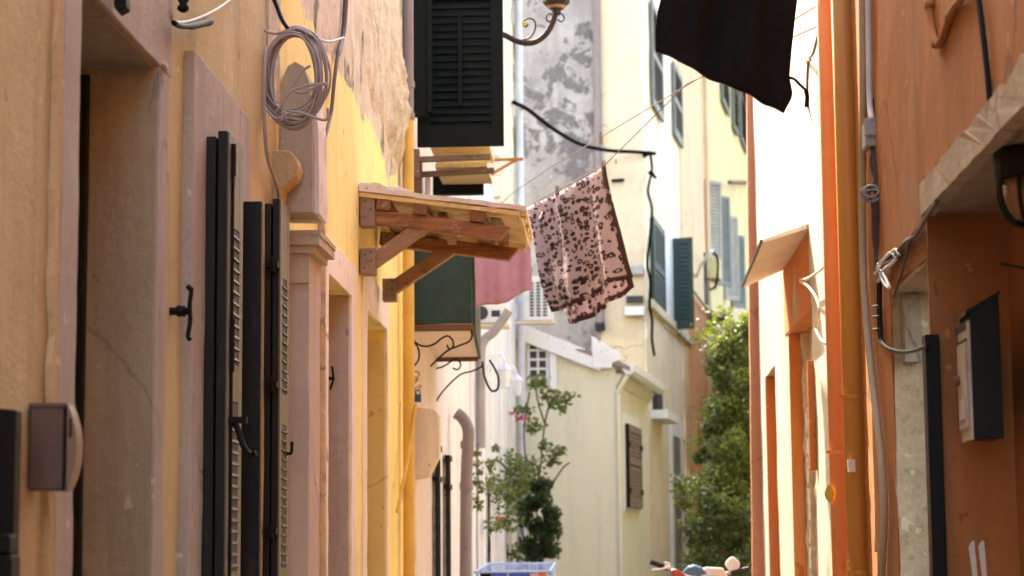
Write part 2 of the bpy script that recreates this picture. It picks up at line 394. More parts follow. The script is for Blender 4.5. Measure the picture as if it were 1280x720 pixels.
M['post_face'] = paint('post_face', (.60,.53,.46), .35, metal=.1, worn=(.25,.17,.12), wf=.25, scale=9)
M['post_black'] = paint('post_black', (.007,.008,.008), .45, spec=.25)
M['door_dark'] = paint('door_dark', (.02,.016,.013), .6)
M['door_brown'] = wood('door_brown', (.14,.07,.04), (.09,.045,.025), 'z', .6)
M['glass'] = glass('glass')
M['bark'] = wood('bark', (.12,.085,.06), (.07,.05,.035), 'z', .9)
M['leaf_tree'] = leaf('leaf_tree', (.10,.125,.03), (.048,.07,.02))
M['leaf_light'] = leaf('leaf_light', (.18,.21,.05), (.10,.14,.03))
M['leaf_vine'] = leaf('leaf_vine', (.16,.18,.05), (.09,.12,.035))
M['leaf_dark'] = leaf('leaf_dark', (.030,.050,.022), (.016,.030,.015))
M['petal'] = leaf('petal', (.62,.03,.10), (.55,.02,.12))
M['red_paint'] = paint('red_paint', (.45,.05,.02), .3)
M['screen_blue'] = paint('screen_blue', (.06,.16,.30), .2)
M['rubber'] = paint('rubber', (.015,.015,.015), .7)
M['blue_cloth'] = cloth('blue_cloth', (.10,.16,.48), (.07,.12,.40))
M['orange_cloth'] = cloth('orange_cloth', (.75,.24,.10), (.68,.18,.08))
M['rose_cloth'] = cloth('rose_cloth', (.70,.42,.42), (.6,.36,.38))
M['blue_plastic'] = paint('blue_plastic', (.35,.48,.80), .4)
M['padlock_blue'] = paint('padlock_blue', (.03,.07,.16), .4)
M['rope'] = paint('rope', (.45,.20,.06), .9)
M['hem'] = paint('hem', (.10,.08,.04), .7)  # olive tone of the garment's backlit rim, as paint
M['yellow_tag'] = paint('yellow_tag', (.60,.42,.05), .5)

# ------------------------------------------------------------------ ground
XL = -1.3
def Yl(px, py=360, X=XL): return PX(px, py, X).y
g = MB().grid(lambda u, v: (-150+300*u, -60+260*v, 0), 20, 20)
o = build('ground', g, M['asphalt']); o['kind'] = 'structure'
g = MB()
rr = random.Random(3)
y = -6.0
while y < 29:                                   # stone paving, courses of slabs with open joints
    dy = rr.uniform(.42, .62); x = -1.28 + rr.uniform(0, .2)
    while x < 1.1:
        dx = min(rr.uniform(.5, .9), 1.17 - x)
        if dx > .1: g.box(x+.006, x+dx-.006, y+.006, y+dy-.006, -.04, .022 + rr.uniform(0, .006))
        x += dx
    y += dy
o = build('paved_street', g, M['flagstone'], bevel=.006); o['kind'] = 'structure'

def shell(mb, x0, x1, y0, y1, z0, z1, skip):
    """the closed body behind a facade; skip names the facade side"""
    q = {'+x': [(x1,y0),(x1,y1)], '-x': [(x0,y0),(x0,y1)], '-y': [(x0,y0),(x1,y0)], '+y': [(x0,y1),(x1,y1)]}
    for k, ((a,b),(c,d)) in q.items():
        if k in skip: continue
        mb.add([(a,b,z0),(c,d,z0),(c,d,z1),(a,b,z1)], [(0,1,2,3)])
    mb.add([(x0,y0,z1),(x1,y0,z1),(x1,y1,z1),(x0,y1,z1)], [(0,1,2,3)])
    return mb

def louvre(mb, c0, u, nrm, w, z0, z1, th=.035, n=16, fr=.06, rails=()):
    """one louvred shutter leaf: c0 lower corner (x, y), u width direction, nrm face normal"""
    u = V((u[0],u[1],0)).normalized(); nrm = V((nrm[0],nrm[1],0)).normalized(); c0 = V((c0[0],c0[1],0))
    zz = V((0,0,1))
    def b(u0,u1,za,zb,t=1.0): mb.obox(c0+u*(u0+u1)/2+zz*(za+zb)/2, u*(u1-u0)/2, nrm*th*t/2, zz*(zb-za)/2)
    b(0, fr, z0, z1); b(w-fr, w, z0, z1)
    edges = [z0] + list(rails) + [z1]
    b(fr, w-fr, z0, z0+fr*1.5, .9); b(fr, w-fr, z1-fr*1.2, z1, .9)
    for r in rails: b(fr, w-fr, r-fr*.6, r+fr*.6, .9)
    for i in range(n):
        z = z0+fr*1.5 + (z1-z0-fr*2.7)*(i+.5)/n
        if any(abs(z-r) < fr*.7 for r in rails): continue
        h = (z1-z0)/n*.62
        mb.obox(c0+u*w/2+zz*z, u*(w/2-fr), (nrm*.40-zz*.92)*h*.98, (nrm*.92+zz*.40)*.005)
    return mb

# ------------------------------------------------------------------ near left house
HL = 6.4
ya, yb = Yl(90), Yl(190)
zdoor = PX(190, 78, XL).z
wsa, wsb, wza = 6.80, 7.08, 2.46
near = thing('plaster_house', (XL-2.5, 3, 0), 'tan plaster house at the near left with stone door frame and folded black shutters', 'house')
m = MB().wall((XL,0), (0,1), (1,0), -3, 8.1, 0, HL, [(ya,yb,.12,zdoor,.5),(wsa,wsb,.95,wza,.22)])
shell(m, XL-4, XL, -3, 8.1, 0, HL, ('+x',))
build('wall', m, M['cream_near'], near, rough=.006, seg=.16, rs=2)
build('roof', MB().box(XL-4.3, XL+.08, -3.3, 8.1, HL, HL+.2), M['roof_tile'], near)
# far reveal is a separately rendered plaster face, set 3 mm proud
m = MB().box(XL-.185, XL+.004, yb-.012, yb+.001, .13, zdoor-.004)
build('door_jamb', m, M['reveal_tan'], near, rough=.003, seg=.08, rs=6)
m = MB().box(XL-.2, XL-.002, ya+.003, yb-.014, zdoor-.012, zdoor+.0005)
build('door_soffit', m, M['concrete'], near, rough=.003, seg=.1)
m = MB()
m.box(XL-.05, XL+.014, ya-.17, ya-.001, .0, zdoor+.42)                       # near jamb
m.box(XL-.002, XL+.013, yb+.001, yb+.13, 0, zdoor-.001)                      # far jamb
m.box(XL-.002, XL+.0135, ya, yb+.16, zdoor, zdoor+.42)                       # lintel
build('door_frame', m, M['stone_mauve'], near, bevel=.004, rough=.004, seg=.09, rs=5)
# broken edge of the thicker yellow coat left of the frame
pts = []
n = 60
for i in range(n+1):
    z = .05 + (4.2-.05)*i/n
    pts.append((XL, ya-.17-.055 + .02*noise.noise(V((z*9, 2, 1))) + .008*noise.noise(V((z*31, 5, 1))), z))
poly = [V(p) for p in pts] + [V((XL, ya-.17-.004+.004*noise.noise(V((q[2]*14, 8, 3))), q[2])) for q in reversed(pts)]
build('plaster_edge', MB().prism(poly, (.016,0,0)), M['cream_edge'], near, rough=.004, seg=.06, rs=12)
dr = build('door', MB().box(XL-.44, XL-.40, ya+.01, yb-.02, .14, zdoor-.03), M['door_dark'], near, bevel=.004)
build('gap_shade', MB().box(XL-.40, XL-.187, yb-.035, yb-.013, .14, zdoor-.03), M['green_black'], near, bevel=.003)  # black strip stands in for the shade deep in the door gap
# window surround, 33 mm proud
sx = XL+.033; s0 = PX(240, 360, sx).y; s1 = PX(312, 300, sx).y; zt = PX(240, 58, sx).z
m = MB()
m.box(XL-.03, sx, s0, wsa-.01, .80, zt); m.box(XL-.03, sx, wsb+.03, s1, .80, zt)
m.box(XL-.03, sx-.001, wsa-.0105, wsb+.0305, wza-.02, zt-.001)
m.box(XL-.03, sx+.03, s0-.03, s1+.03, .68, .80)
build('window_surround', m, M['stone_mauve'], near, bevel=.005, rough=.004, seg=.09, rs=5)
build('window_pane', MB().box(XL-.20, XL-.18, wsa, wsb, .95, wza), M['glass'], near)
def leaf_stack(xa, xb, y0, y1, z0, z1, parent, rod=True):
    """folded shutter panels lying against the wall: dark edges to the street end, louvred inner face"""
    sh = build('shutter', MB().box(xa, (xa+xb)/2-.002, y0-.012, y1, z0, z1-.02).box((xa+xb)/2+.002, xb, y0, y1, z0, z1), M['green_black'], parent, bevel=.003)
    fm = MB(); w = y1-y0
    fm.box(xb, xb+.006, y0+.004, y0+w*.28, z0, z1-.004); fm.box(xb, xb+.006, y1-w*.25, y1, z0, z1-.004)
    fm.box(xb, xb+.0055, y0+w*.28, y1-w*.25, z1-.3, z1-.004); fm.box(xb, xb+.0055, y0+w*.28, y1-w*.25, z0, z0+.2)
    fm.box(xb, xb+.0055, y0+w*.28, y1-w*.25, (z0+z1)/2-.06, (z0+z1)/2+.06)
    build('shutter_face', fm, M['leaf_side_glare'], sh)
    for za, zb in ((z0+.22, (z0+z1)/2-.08), ((z0+z1)/2+.08, z1-.32)):
        sm = MB(); z = za
        sm.box(xb, xb+.0045, y0+w*.27, y1-w*.24, za-.018, zb+.016)
        while z < zb:
            sm.obox((xb+.004, (y0+y1)/2+w*.015, z), (.006,0,-.009), (0,w*.25,0), (.0015,0,.0015)); z += .036
        build('louvre_panel', sm, M['green_black'], sh)
    return sh
z1a = PX(256, 160, -1.265).z
sh1 = leaf_stack(-1.2665, -1.201, 6.50, 6.765, .95, z1a, near)
rod = MB().tube([(-1.192, 6.55, .95),(-1.192, 6.55, z1a-.035)], .0065)
rod.tube([(-1.192,6.55,z1a-.14),(-1.192,6.55,z1a-.035)], .011)
for z in (z1a-.15, 1.83, 1.22): rod.box(-1.2, -1.185, 6.54, 6.562, z-.022, z+.022)
rod.tube([(-1.192,6.55,1.78),(-1.192,6.55,1.95)], .011)
build('shutter_rod', rod, M['black_iron'], sh1)
lat = MB().tube(curve([(-1.18,6.55,1.62),(-1.165,6.54,1.59),(-1.148,6.53,1.545),(-1.125,6.525,1.515),(-1.105,6.52,1.52)]), .010).box(-1.195,-1.14,6.535,6.565,1.615,1.635)
build('latch', lat, M['black_iron'], sh1)
sh2 = build('shutter', MB().box(-1.268, -1.187, 7.085, 7.125, .95, 2.42), M['green_black'], near, bevel=.003)
z3 = PX(340, 246, -1.27).z
sh3 = leaf_stack(-1.303, -1.249, 7.86, 8.09, .95, z3, near)
for z in (2.30, 1.84, 1.29): build('hinge', MB().box(-1.29, -1.245, 7.80, 7.865, z-.012, z+.012).tube([(-1.262,7.80,z-.03),(-1.262,7.80,z+.03)], .01), M['black_iron'], sh3)
hk = MB()
pb = PX(213, 389, XL); pa = PX(246, 388, XL+.045)
hk.tube([(XL-.02, pb.y, pb.z), (XL+.055, pb.y+.005, pb.z)], .012).tube([(XL+.02, pb.y, pb.z),(XL+.045, pb.y, pb.z)], .017)
hk.tube(curve([(XL+.052, pb.y+.01, pb.z+.075),(XL+.062, pb.y, pb.z+.06),(XL+.058, pb.y, pb.z+.02),(XL+.06, pb.y, pb.z-.03),(XL+.054, pb.y, pb.z-.075),(XL+.062, pb.y, pb.z-.088)]), [.009]*8+[.007]*33, 8)
build('shutter_hook', hk, M['black_iron'], near, smooth=True)

# ------------------------------------------------------------------ yellow house
YH0, YH1 = 8.1, 13.75
d1a, d1b, d1z = Yl(408), Yl(437), PX(437, 370, XL).z
d2a, d2b, d2z = Yl(457), Yl(482), PX(482, 412, XL).z
yel = thing('yellow_house', (XL-2.5, 11, 0), 'bright yellow house with peeling plaster and pale door frames on the left', 'house')
m = MB().wall((XL,0), (0,1), (1,0), YH0, YH1, 0, 9.3, [(d1a,d1b,.1,d1z,.5),(d2a,d2b,.1,d2z,.5)])
shell(m, XL-4, XL, YH0, YH1, 0, 9.3, ('+x',))
build('wall', m, M['yellow'], yel, rough=.008, seg=.14, rs=2)
build('roof', MB().box(XL-4.2, XL+.1, YH0+.002, YH1+.1, 9.3, 9.5), M['roof_tile'], yel)
m = MB()
m.box(XL-.01, XL+.012, Yl(404), d1a-.001, 0, d1z+.17); m.box(XL-.01, XL+.012, d1b+.001, Yl(444), 0, d1z+.17)
m.box(XL-.01, XL+.0115, d1a-.002, d1b+.002, d1z, d1z+.171)
build('door_frame', m, M['pink_trim'], yel, bevel=.004, rough=.004, seg=.09, rs=5)
m = MB()
m.box(XL-.01, XL+.010, Yl(452), d2a-.001, 0, d2z+.2); m.box(XL-.01, XL+.010, d2b+.001, d2b+.09, 0, d2z+.2)
m.box(XL-.01, XL+.0095, d2a-.002, d2b+.002, d2z, d2z+.201)
build('door_frame', m, M['pink_trim'], yel, bevel=.004, rough=.004, seg=.09, rs=5)
build('door_jamb', MB().box(XL-.3, XL-.004, d1b-.010, d1b-.0005, .1, d1z-.003), M['pilaster'], yel, rough=.003, seg=.08)
build('door_jamb', MB().box(XL-.3, XL-.004, d2b-.010, d2b-.0005, .1, d2z-.06), M['yellow_paint'], yel, rough=.003, seg=.08)
build('door', MB().box(XL-.45, XL-.4, d1a, d1b, .1, d1z), M['door_brown'], yel)
build('door', MB().box(XL-.45, XL-.4, d2a, d2b, .1, d2z), M['door_brown'], yel)
# the peeled patch keeps a ragged shelf of rubble high on the wall
def _rag(u, v):
    yy = 11.0 + 2.05*u; low = 3.72 - .12*u + .16*noise.noise(V((yy*2.2, 3, 1))) + .05*noise.noise(V((yy*9, 1, 4)))
    zz_ = low + (5.6-low)*v
    q = V((0, yy*3, zz_*3)); h = .5 + .5*noise.noise(q) + .3*noise.noise(q*2.7) + .2*noise.noise(q*7)
    bump = .10*math.exp(-((yy-12.72)/.28)**2 - ((zz_-3.98)/.34)**2)
    edge = min(1, v*14, u*9, (1-u)*30)
    return (XL - .012 + edge*(.016 + .030*max(0, h) + bump*(.6+.5*noise.noise(q*4))), yy, zz_)
rb = MB().grid(_rag, 90, 80)
build('broken_plaster', rb, M['rubble'], yel)
# portal at the corner: pilaster, capital, block above, console
pyl = Yl(357, 500)
pl = build('pilaster', MB().box(XL-.02, -1.204, pyl, pyl+.32, 0, 2.44), M['pilaster'], yel, bevel=.006, rough=.005, seg=.08, rs=5)
cp = MB()
zc = PX(345, 262, -1.25).z
for (x, yo, za, zb) in ((-1.206,.02,2.30,2.42),(-1.18,.045,2.42,2.45),(-1.155,.07,2.45,2.49),(-1.165,.06,2.49,zc-.02),(-1.15,.075,zc-.02,zc)):
    cp.box(XL-.02, x, pyl-yo, pyl+.32+yo, za, zb)
build('capital', cp, M['stone_gray'], pl, bevel=.008, rough=.004, seg=.05, rs=8)
# rounded grey stone block over the capital
yb2 = 8.19
poly = []
for (x, y) in ((350,265),(350,120),(353,96),(360,82),(369,77),(379,83),(386,101),(390,140),(391,265)):
    poly.append(PY(x, y, yb2))
build('stone_block', MB().prism(poly, (0,.3,0)), M['stone_gray'], yel, rough=.004, seg=.07, rs=6)
poly = [PY(x, y, yb2+.05) for (x, y) in ((388,267),(388,140),(385,100),(392,106),(398,160),(399,267))]
build('block_edge', MB().prism(poly, (0,.25,0)), M['pink_trim'], yel, rough=.004, seg=.07, rs=6)
# volute console
yv = 8.04
poly = [PY(x, y, yv) for (x, y) in ((336,186),(362,188),(370,196),(373,208),(370,220),(360,228),(352,236),(350,252),(356,262),(356,270),(336,262))]
build('console', MB().prism(poly, (0,.14,0)), M['cream_edge'], yel, bevel=.006, rough=.003, seg=.05, rs=9)
poly = [PY(x, y, 8.13) for (x, y) in ((326,-40),(341,-40),(343,60),(344,190),(338,190),(331,60))]
build('party_strip', MB().box(XL-.02, XL+.012, 7.83, 8.098, 2.98, 6.3), M['rubble'], yel, rough=.006, seg=.05, rs=9)

dp = thing('drainpipe', (-1.24, 13.0, 0), 'old drainpipe on the yellow corner, grey above and painted yellow below', 'pipe', 'drainpipes')
zj = PY(505, 150, 13.0).z
build('pipe', MB().tube([(-1.24,13.0,zj),(-1.24,13.0,9.2)], .037, 14), M['mauve_pipe'], dp, smooth=False)
build('painted_pipe', MB().tube([(-1.24,13.0,.05),(-1.24,13.0,zj)], .037, 14), M['yellow_pipe'], dp)
for z in (zj+.02, PY(505,106,13.0).z): build('collar', MB().tube([(-1.24,13.0,z-.022),(-1.24,13.0,z+.022)], .044, 14), M['mauve_pipe'], dp)
pq = [PY(x,y,12.6) for x,y in ((521,500),(523,545),(519,580),(508,610),(500,640))]
o = build('painted_cable', MB().tube(curve([(-1.275+.02*i, p.y+.1*i, p.z) for i, p in enumerate(pq[::-1])]), .010), M['yellow_pipe'])
tag(o, 'yellow painted cable curving away from the lower yellow wall corner', 'cable')

# ------------------------------------------------------------------ pale pink house beyond
pk = thing('pink_house', (XL-2.5, 17, 0), 'low pale pink house beyond the yellow one, behind the green canopy', 'house')
X3 = XL-.02
m = MB().wall((X3,0), (0,1), (1,0), YH1, 20.0, 0, 5.3, [])
shell(m, X3-3, X3, YH1, 20.0, 0, 5.3, ('+x',))
build('wall', m, M['pink_house'], pk, rough=.006, seg=.3)
build('roof', MB().box(X3-3, X3+.05, YH1+.002, 20.0, 5.3, 5.4), M['roof_tile'], pk)
build('corner_strip', MB().box(X3, X3+.03, YH1+.001, YH1+.12, 0, 5.2), M['pink_trim'], pk, rough=.004, seg=.1)
for (px, yy) in ((547, 560), (560, 572)):
    p = PX(px, 640, X3+.03)
    ztop = 1.2 + (690-yy)/FPX*p.y
    gm = MB()
    for k in range(6): gm.box(X3+.025, X3+.041, p.y-.14+.056*k-.006, p.y-.14+.056*k+.006, .7, ztop)
    z = .75
    while z < ztop: gm.box(X3+.02, X3+.034, p.y-.15, p.y+.15, z, z+.012); z += .13
    for z in (.72, ztop-.02, ztop-.25): gm.box(X3+.015, X3+.055, p.y-.16, p.y+.16, z, z+.04)
    build('window_grille', gm, M['black_iron'], pk)
    build('window_recess', MB().box(X3-.01, X3+.004, p.y-.14, p.y+.14, .72, ztop-.01), M['slate_shutter'], pk)
# tan stone ledge and column by the doorway
yk = 14.3
poly = [PY(x,y,yk) for x,y in ((516,508),(544,512),(549,522),(549,570),(536,596),(516,600))]
build('door_console', MB().prism(poly, (0,.12,0)), M['cream_panel'], pk, bevel=.008, rough=.004, seg=.06)
# big louvred leaves of the upper window, standing out from the wall
up = MB(); y0 = 14.0
A_ = PY(522, 184, y0); B_ = PY(630, 184, y0)
louvre(up, (A_.x, y0), (1,0), (0,-1), B_.x-A_.x, A_.z, 5.1, .045, 17, .085)
up.box((A_.x+B_.x)/2-.012, (A_.x+B_.x)/2+.012, y0-.045, y0-.022, A_.z+.28, 4.9)
build('shutter', up, M['green_black_far'], pk)
up = MB(); y0 = 13.84
A_ = PY(513, 146, y0); B_ = PY(540, 138, y0)
up.box(A_.x, B_.x-.035, y0, y0+.04, A_.z, 5.1).box(B_.x-.035, B_.x, y0-.012, y0+.05, A_.z+.03, 5.1)
build('shutter', up, M['green_black_far'], pk, bevel=.004)
# wooden bracket shelf under the shutters
bs = MB()
for (pxa, ya_, pxb, yb_, yy) in ((520,200,613,196,14.05),(527,219,618,213,14.25)):
    a, b = PY(pxa, ya_, yy), PY(pxb, yb_, yy); bs.bar((X3-.05,yy,a.z), b, .05, .036)
bs.box(X3, X3+.06, 14.0, 14.06, PY(522,218,14).z-.02, PY(522,186,14).z); bs.box(X3, X3+.06, 14.2, 14.26, PY(530,240,14.2).z, PY(530,200,14.2).z)
sh = build('wooden_shelf', bs, M['gray_wood'], pk, bevel=.004)
a, b = PY(541,192,14.4), PY(614,192,14.4)
build('shelf_board', MB().box(a.x, b.x, 14.02, 14.8, a.z+.0, a.z+.03).box(a.x+.03, b.x-.02, 14.22, 14.9, PY(541,212,14.3).z, PY(541,212,14.3).z+.03), M['pale_board'], sh)
a, b = PY(541,243,14.9), PY(604,219,14.9)
build('dark_panel', MB().box(a.x, b.x, 14.9, 14.98, a.z, b.z), M['green_black_far'], pk)  # plain dark box below the louvred leaves
a = PY(535,300,14.5); b = PY(535,215,14.5)
build('white_post', MB().tube([(a.x,14.5,a.z-.3),(a.x,14.5,b.z)], .02), M['white_trim'], pk)

gc = thing('green_canopy', (X3, 15, 2.69), 'dark green metal door canopy with rusty rim above scrolled iron brackets', 'canopy')
g0 = PY(590, 413, 14.1); g1 = PY(590, 308, 14.1); ye = 16.2; xo = g0.x; xf_ = PY(598, 450, 16.2).x
build('end_panel', MB().box(X3, xo, 14.1, 14.13, g0.z+.05, g1.z+.05), M['awning_green'], gc, bevel=.003)
build('rim', MB().box(X3, xo+.012, 14.085, 14.135, g0.z, g0.z+.045), M['rust'], gc, bevel=.004)
build('front_panel', MB().prism([V((xo,14.131,g0.z)),V((xo+.02,14.131,g0.z)),V((xf_+.02,ye,g0.z)),V((xf_,ye,g0.z))], (0,0,g1.z+.05-g0.z)), M['awning_green'], gc, bevel=.003)
build('far_rim', MB().box(X3+.3, xf_, ye-.04, ye, g0.z-.02, g0.z+.02).box(X3, X3+.3, ye-.04, ye, g0.z-.02, g0.z+.02), M['rust'], gc)
build('soffit', MB().prism([V((X3,14.136,g0.z+.012)),V((xo-.001,14.136,g0.z+.012)),V((xf_-.001,ye-.041,g0.z+.012)),V((X3,ye-.041,g0.z+.012))], (0,0,.012)), M['soffit_cream'], gc)
build('top_sheet', MB().prism([V((X3,14.09,g1.z+.05)),V((xo+.03,14.09,g1.z+.05)),V((xf_+.03,ye+.02,g1.z+.05)),V((X3,ye+.02,g1.z+.05))], (0,0,.02)), M['awning_green'], gc)
def scroll(yy, pts, r=.0068):
    return MB().tube(curve([PY(x, y, yy) for x, y in pts], 8), r, 6)
def scroll_set(yy, dx, dy):
    q = lambda L: [(x+dx, y+dy) for x, y in L]
    s = scroll(yy, q([(514,422),(522,430),(532,433),(543,430),(552,423),(560,420),(566,426),(566,434),(561,436),(559,431)]))
    s.add(*_mv(scroll(yy, q([(589,413),(590,420),(586,427),(574,432),(560,438),(548,448),(538,458)]))))
    s.add(*_mv(scroll(yy, q([(513,424),(521,432),(524,442),(522,452),(513,462)]))))
    return s
def _mv(mb): return (mb.v, mb.f)
build('scroll_bracket', scroll_set(14.1, 0, 0), M['black_iron'], gc, smooth=True)
build('scroll_bracket', scroll(16.1, [(526,452),(536,460),(548,460),(558,456),(566,450),(572,450),(576,456),(572,462),(566,460)]).add(*_mv(scroll(16.1, [(603,452),(602,458),(590,464),(576,468),(560,482),(548,497),(541,510)])))
      .add(*_mv(scroll(16.1, [(524,452),(534,462),(538,474),(534,488),(528,496)]))).add(*_mv(scroll(16.1, [(541,506),(534,505),(531,500),(535,496),(540,498),(538,503)]))), M['black_iron'], gc, smooth=True)
# ropes and a padlock hanging on the bracket
rp = thing('rope_bundle', PY(520,500,14.2), 'small bundle of brown rope and blue padlock below the green canopy', 'rope')
for k in range(4):
    c = PY(520+random.uniform(-3,4), 468+9*k, 14.2)
    build('rope', MB().tube([c + V((math.cos(t)*.026, math.sin(t)*.02, math.sin(t+k)*.022)) for t in [i*.5 for i in range(13)]], .005, 6), M['rope'], rp)
a = PY(522,497,14.15)
build('padlock', MB().box(a.x-.024, a.x+.024, 14.14, 14.165, a.z-.03, a.z+.022).tube(curve([(a.x-.016,14.15,a.z+.02),(a.x-.014,14.15,a.z+.045),(a.x+.014,14.15,a.z+.045),(a.x+.016,14.15,a.z+.02)]), .005, 6), M['padlock_blue'], rp, bevel=.005)
# ------------------------------------------------------------------ white house further down the left side
wh = thing('white_house', (XL-2.5, 24, 0), 'white and cream rendered house down the left side behind the washing', 'house')
m = MB().wall((XL,0), (0,1), (1,0), 20.0, 24.8, 0, 5.35, [])
shell(m, XL-3, XL, 20.002, 24.8, 0, 5.35, ('+x',))
m.wall((XL,0), (0,1), (1,0), 24.8, 29.9, 0, 5.35, [])
build('wall', m, M['white_house'], wh, rough=.008, seg=.4)
m = MB().wall((XL-.001,0), (0,1), (1,0), 24.8, 29.9, 5.35, 9.3, [])
shell(m, XL-4, XL-.001, 24.8, 29.9, 0, 9.3, ('+x',))
build('upper_wall', m, M['cream_old'], wh, rough=.01, seg=.4)
build('roof', MB().box(XL-4.1, XL+.08, 24.7, 29.95, 9.3, 9.45), M['roof_tile'], wh)
rq = random.Random(11)
for yq, za, zb in ((24.78, 5.2, 7.9),):
    q = MB(); z = za
    while z < zb:
        h = rq.uniform(.2,.34); w = rq.uniform(.2,.5)
        q.box(XL-.2, XL+.03+rq.uniform(0,.03), yq, yq+w, z+.01, z+h-.01); z += h
    build('quoin', q, M['rubble'], wh, rough=.03, seg=.12, rs=6)
for px in (600, 612, 624, 636):                    # pilaster strips along the ground floor wall
    yy = Yl(px, 560)
    build('wall_strip', MB().box(XL-.01, XL+.035, yy, yy+.28, .3, 3.6+.02*(px-600)), M['white_trim'], wh, bevel=.005)
for px, ta, tb in ((606, 590, 700), (630, 560, 700)):
    yy = Yl(px, 640); z = 1.2+(690-ta)/FPX*yy
    w = build('window', MB().box(XL-.01, XL+.02, yy, yy+.7, .3, z), M['pale_blue'], wh)
    build('pane', MB().box(XL, XL+.024, yy+.08, yy+.62, .4, z-.1), M['glass'], w)
for px, ya_, yb_ in ((641, 30, 60), (642, 160, 190)):
    p = PX(px, ya_, XL)
    build('vent', MB().box(XL-.01, XL+.03, p.y, p.y+.9, PX(px,yb_,XL).z, p.z), M['slate_shutter'], wh)
# grey drainpipe with elbow at the end of the pink house
dp2 = thing('drainpipe', (-1.2, 17.4, 0), 'thick mauve grey drainpipe with an elbow low on the white wall', 'pipe', 'drainpipes')
e = [PY(x,y,17.4) for x,y in ((570,516),(578,522),(585,536),(585,556),(583,600),(582,720))]
e.append(V((e[-1].x, 17.4, .05)))
build('pipe', MB().tube(curve(e, 6), .05, 12), M['mauve_pipe'], dp2, smooth=True)
for yy in (556, 608): 
    c = PY(584 if yy < 600 else 583, yy, 17.4); build('collar', MB().tube([c-V((0,0,.03)), c+V((0,0,.03))], .058, 12), M['mauve_pipe'], dp2)
o = build('drainpipe', MB().tube([(XL+.09, 30.0-.2, .1),(XL+.09, 29.8, 9.5)], .055, 10), M['pale_blue']); tag(o, 'pale blue drainpipe at the far corner beside the grey mottled wall', 'pipe', 'drainpipes')
o = build('drainpipe', MB().tube([PY(592,380,20.6), PY(594,720,20.6)], .03, 8).tube(curve([PY(x,y,20.4) for x,y in ((636,388),(628,400),(616,416),(605,426),(601,450),(601,560))]), .045, 8), M['gray_plastic'])
tag(o, 'thin grey waste pipe slanting down below the air conditioner', 'pipe', 'drainpipes')
# air conditioners
def ac(px0, px1, py0, py1, Y, label, grille):
    a, b = PY(px0, py1, Y), PY(px1, py0, Y)
    t = thing('air_conditioner', ((a.x+b.x)/2, Y, a.z), label, 'air conditioner', 'air conditioners')
    build('casing', MB().box(a.x, b.x, Y, Y+.3, a.z, b.z), M['ac_white'], t, bevel=.012)
    if grille:
        g = MB(); w = b.x-a.x; h = b.z-a.z
        for i in range(3):
            for j in range(11):
                g.box(a.x+w*(.22+.22*i), a.x+w*(.36+.22*i), Y-.004, Y+.01, a.z+h*(.1+.072*j), a.z+h*(.148+.072*j))
        build('grille', g, M['dark_slot'], t)
    else:
        build('vent', MB().box(b.x-.55*(b.x-a.x), b.x-.25*(b.x-a.x), Y-.004, Y+.01, a.z+.30*(b.z-a.z), a.z+.62*(b.z-a.z)), M['dark_slot'], t)
        build('port', MB().lathe((a.x+.1*(b.x-a.x), Y+.005, (a.z+b.z)/2), [(.07,0),(.07,.012)], 14, (0,-1,0)), M['dark_slot'], t)
    build('bracket', MB().box(a.x-.1, b.x+.02, Y+.02, Y+.28, a.z-.035, a.z-.004), M['cream_panel'], t)
ac(598, 634, 378, 404, 20.6, 'white air conditioner with two dark vents under the pink towel', False)
ac(654, 691, 345, 401, 29.0, 'white air conditioner with a tall grille left of the leopard towel', True)
# white lanterns on the wall
for px, pyt, Y, lab in ((631, 456, 22.5, 'white wall lantern nearer the green canopy'), (646, 470, 26.0, 'white wall lantern nearer the leafy vine')):
    c = PY(px, pyt, Y); t = thing('wall_lantern', c - V((0,0,.35)), lab, 'lantern', 'white wall lanterns')
    build('cap', MB().lathe(c, [(.095,-.06),(.08,-.045),(.035,0),(.015,.02),(.015,.04)], 6), M['pale_blue'], t)
    build('lamp_body', MB().lathe(c, [(.04,-.25),(.05,-.235),(.075,-.08),(.075,-.06)], 6), M['white_metal'], t)
    build('arm', MB().tube(curve([(XL,Y,c.z-.05),(XL+.08,Y,c.z+.10),(c.x-.05,Y,c.z+.12),(c.x,Y,c.z+.05)]), .014, 6), M['white_metal'], t)
o = build('cable_loop', MB().tube(curve([PY(x,y,16.4) for x,y in ((603,452),(606,472),(614,488),(622,486),(623,472),(618,460),(612,450))]), .009, 6), M['black_plastic'], smooth=True)
tag(o, 'dark hanging cable loop beside the green canopy', 'cable')

# ------------------------------------------------------------------ small cream house facing the street
Yc = 30.0; E = V((.139, .990, 0)); EN = V((.990, -.139, 0))
ch = thing('cream_cottage', (-1, 32, 0), 'low cream cottage with white eaves facing up the alley', 'cottage')
cB = PY(771, 560, Yc); cB = V((cB.x, Yc, 0))
zE = PY(771, 462, Yc).z                           # eave height at the street corner
zL = PY(690, 405, Yc).z
cL = V((-1.9, Yc, 0)); slope = (PY(690,405,Yc).z - PY(742,425,Yc).z) / (PY(742,425,Yc).x - PY(690,405,Yc).x)
ztopL = zE+.10 + (cB.x - cL.x)*slope
zEn = zE+.02
back = 3.9
far = cB + E*back; farL = V((-1.9, far.y, 0))
m = MB().add([cL, cB, cB+V((0,0,zEn)), cL+V((0,0,zEn+(cB.x-cL.x)*slope))], [(0,1,2,3)])
m.add([cB, far, far+V((0,0,zEn)), cB+V((0,0,zEn))], [(0,1,2,3)])
build('wall', m, M['cream_house'], ch, rough=.006, seg=.3)
rt = lambda p, dz: V((p.x, p.y, zEn + (cB.x - p.x)*slope + dz))
ov = EN*.22
a, b, c, d = cB+ov-E*.12, far+ov, farL, cL-V((0,.12,0))
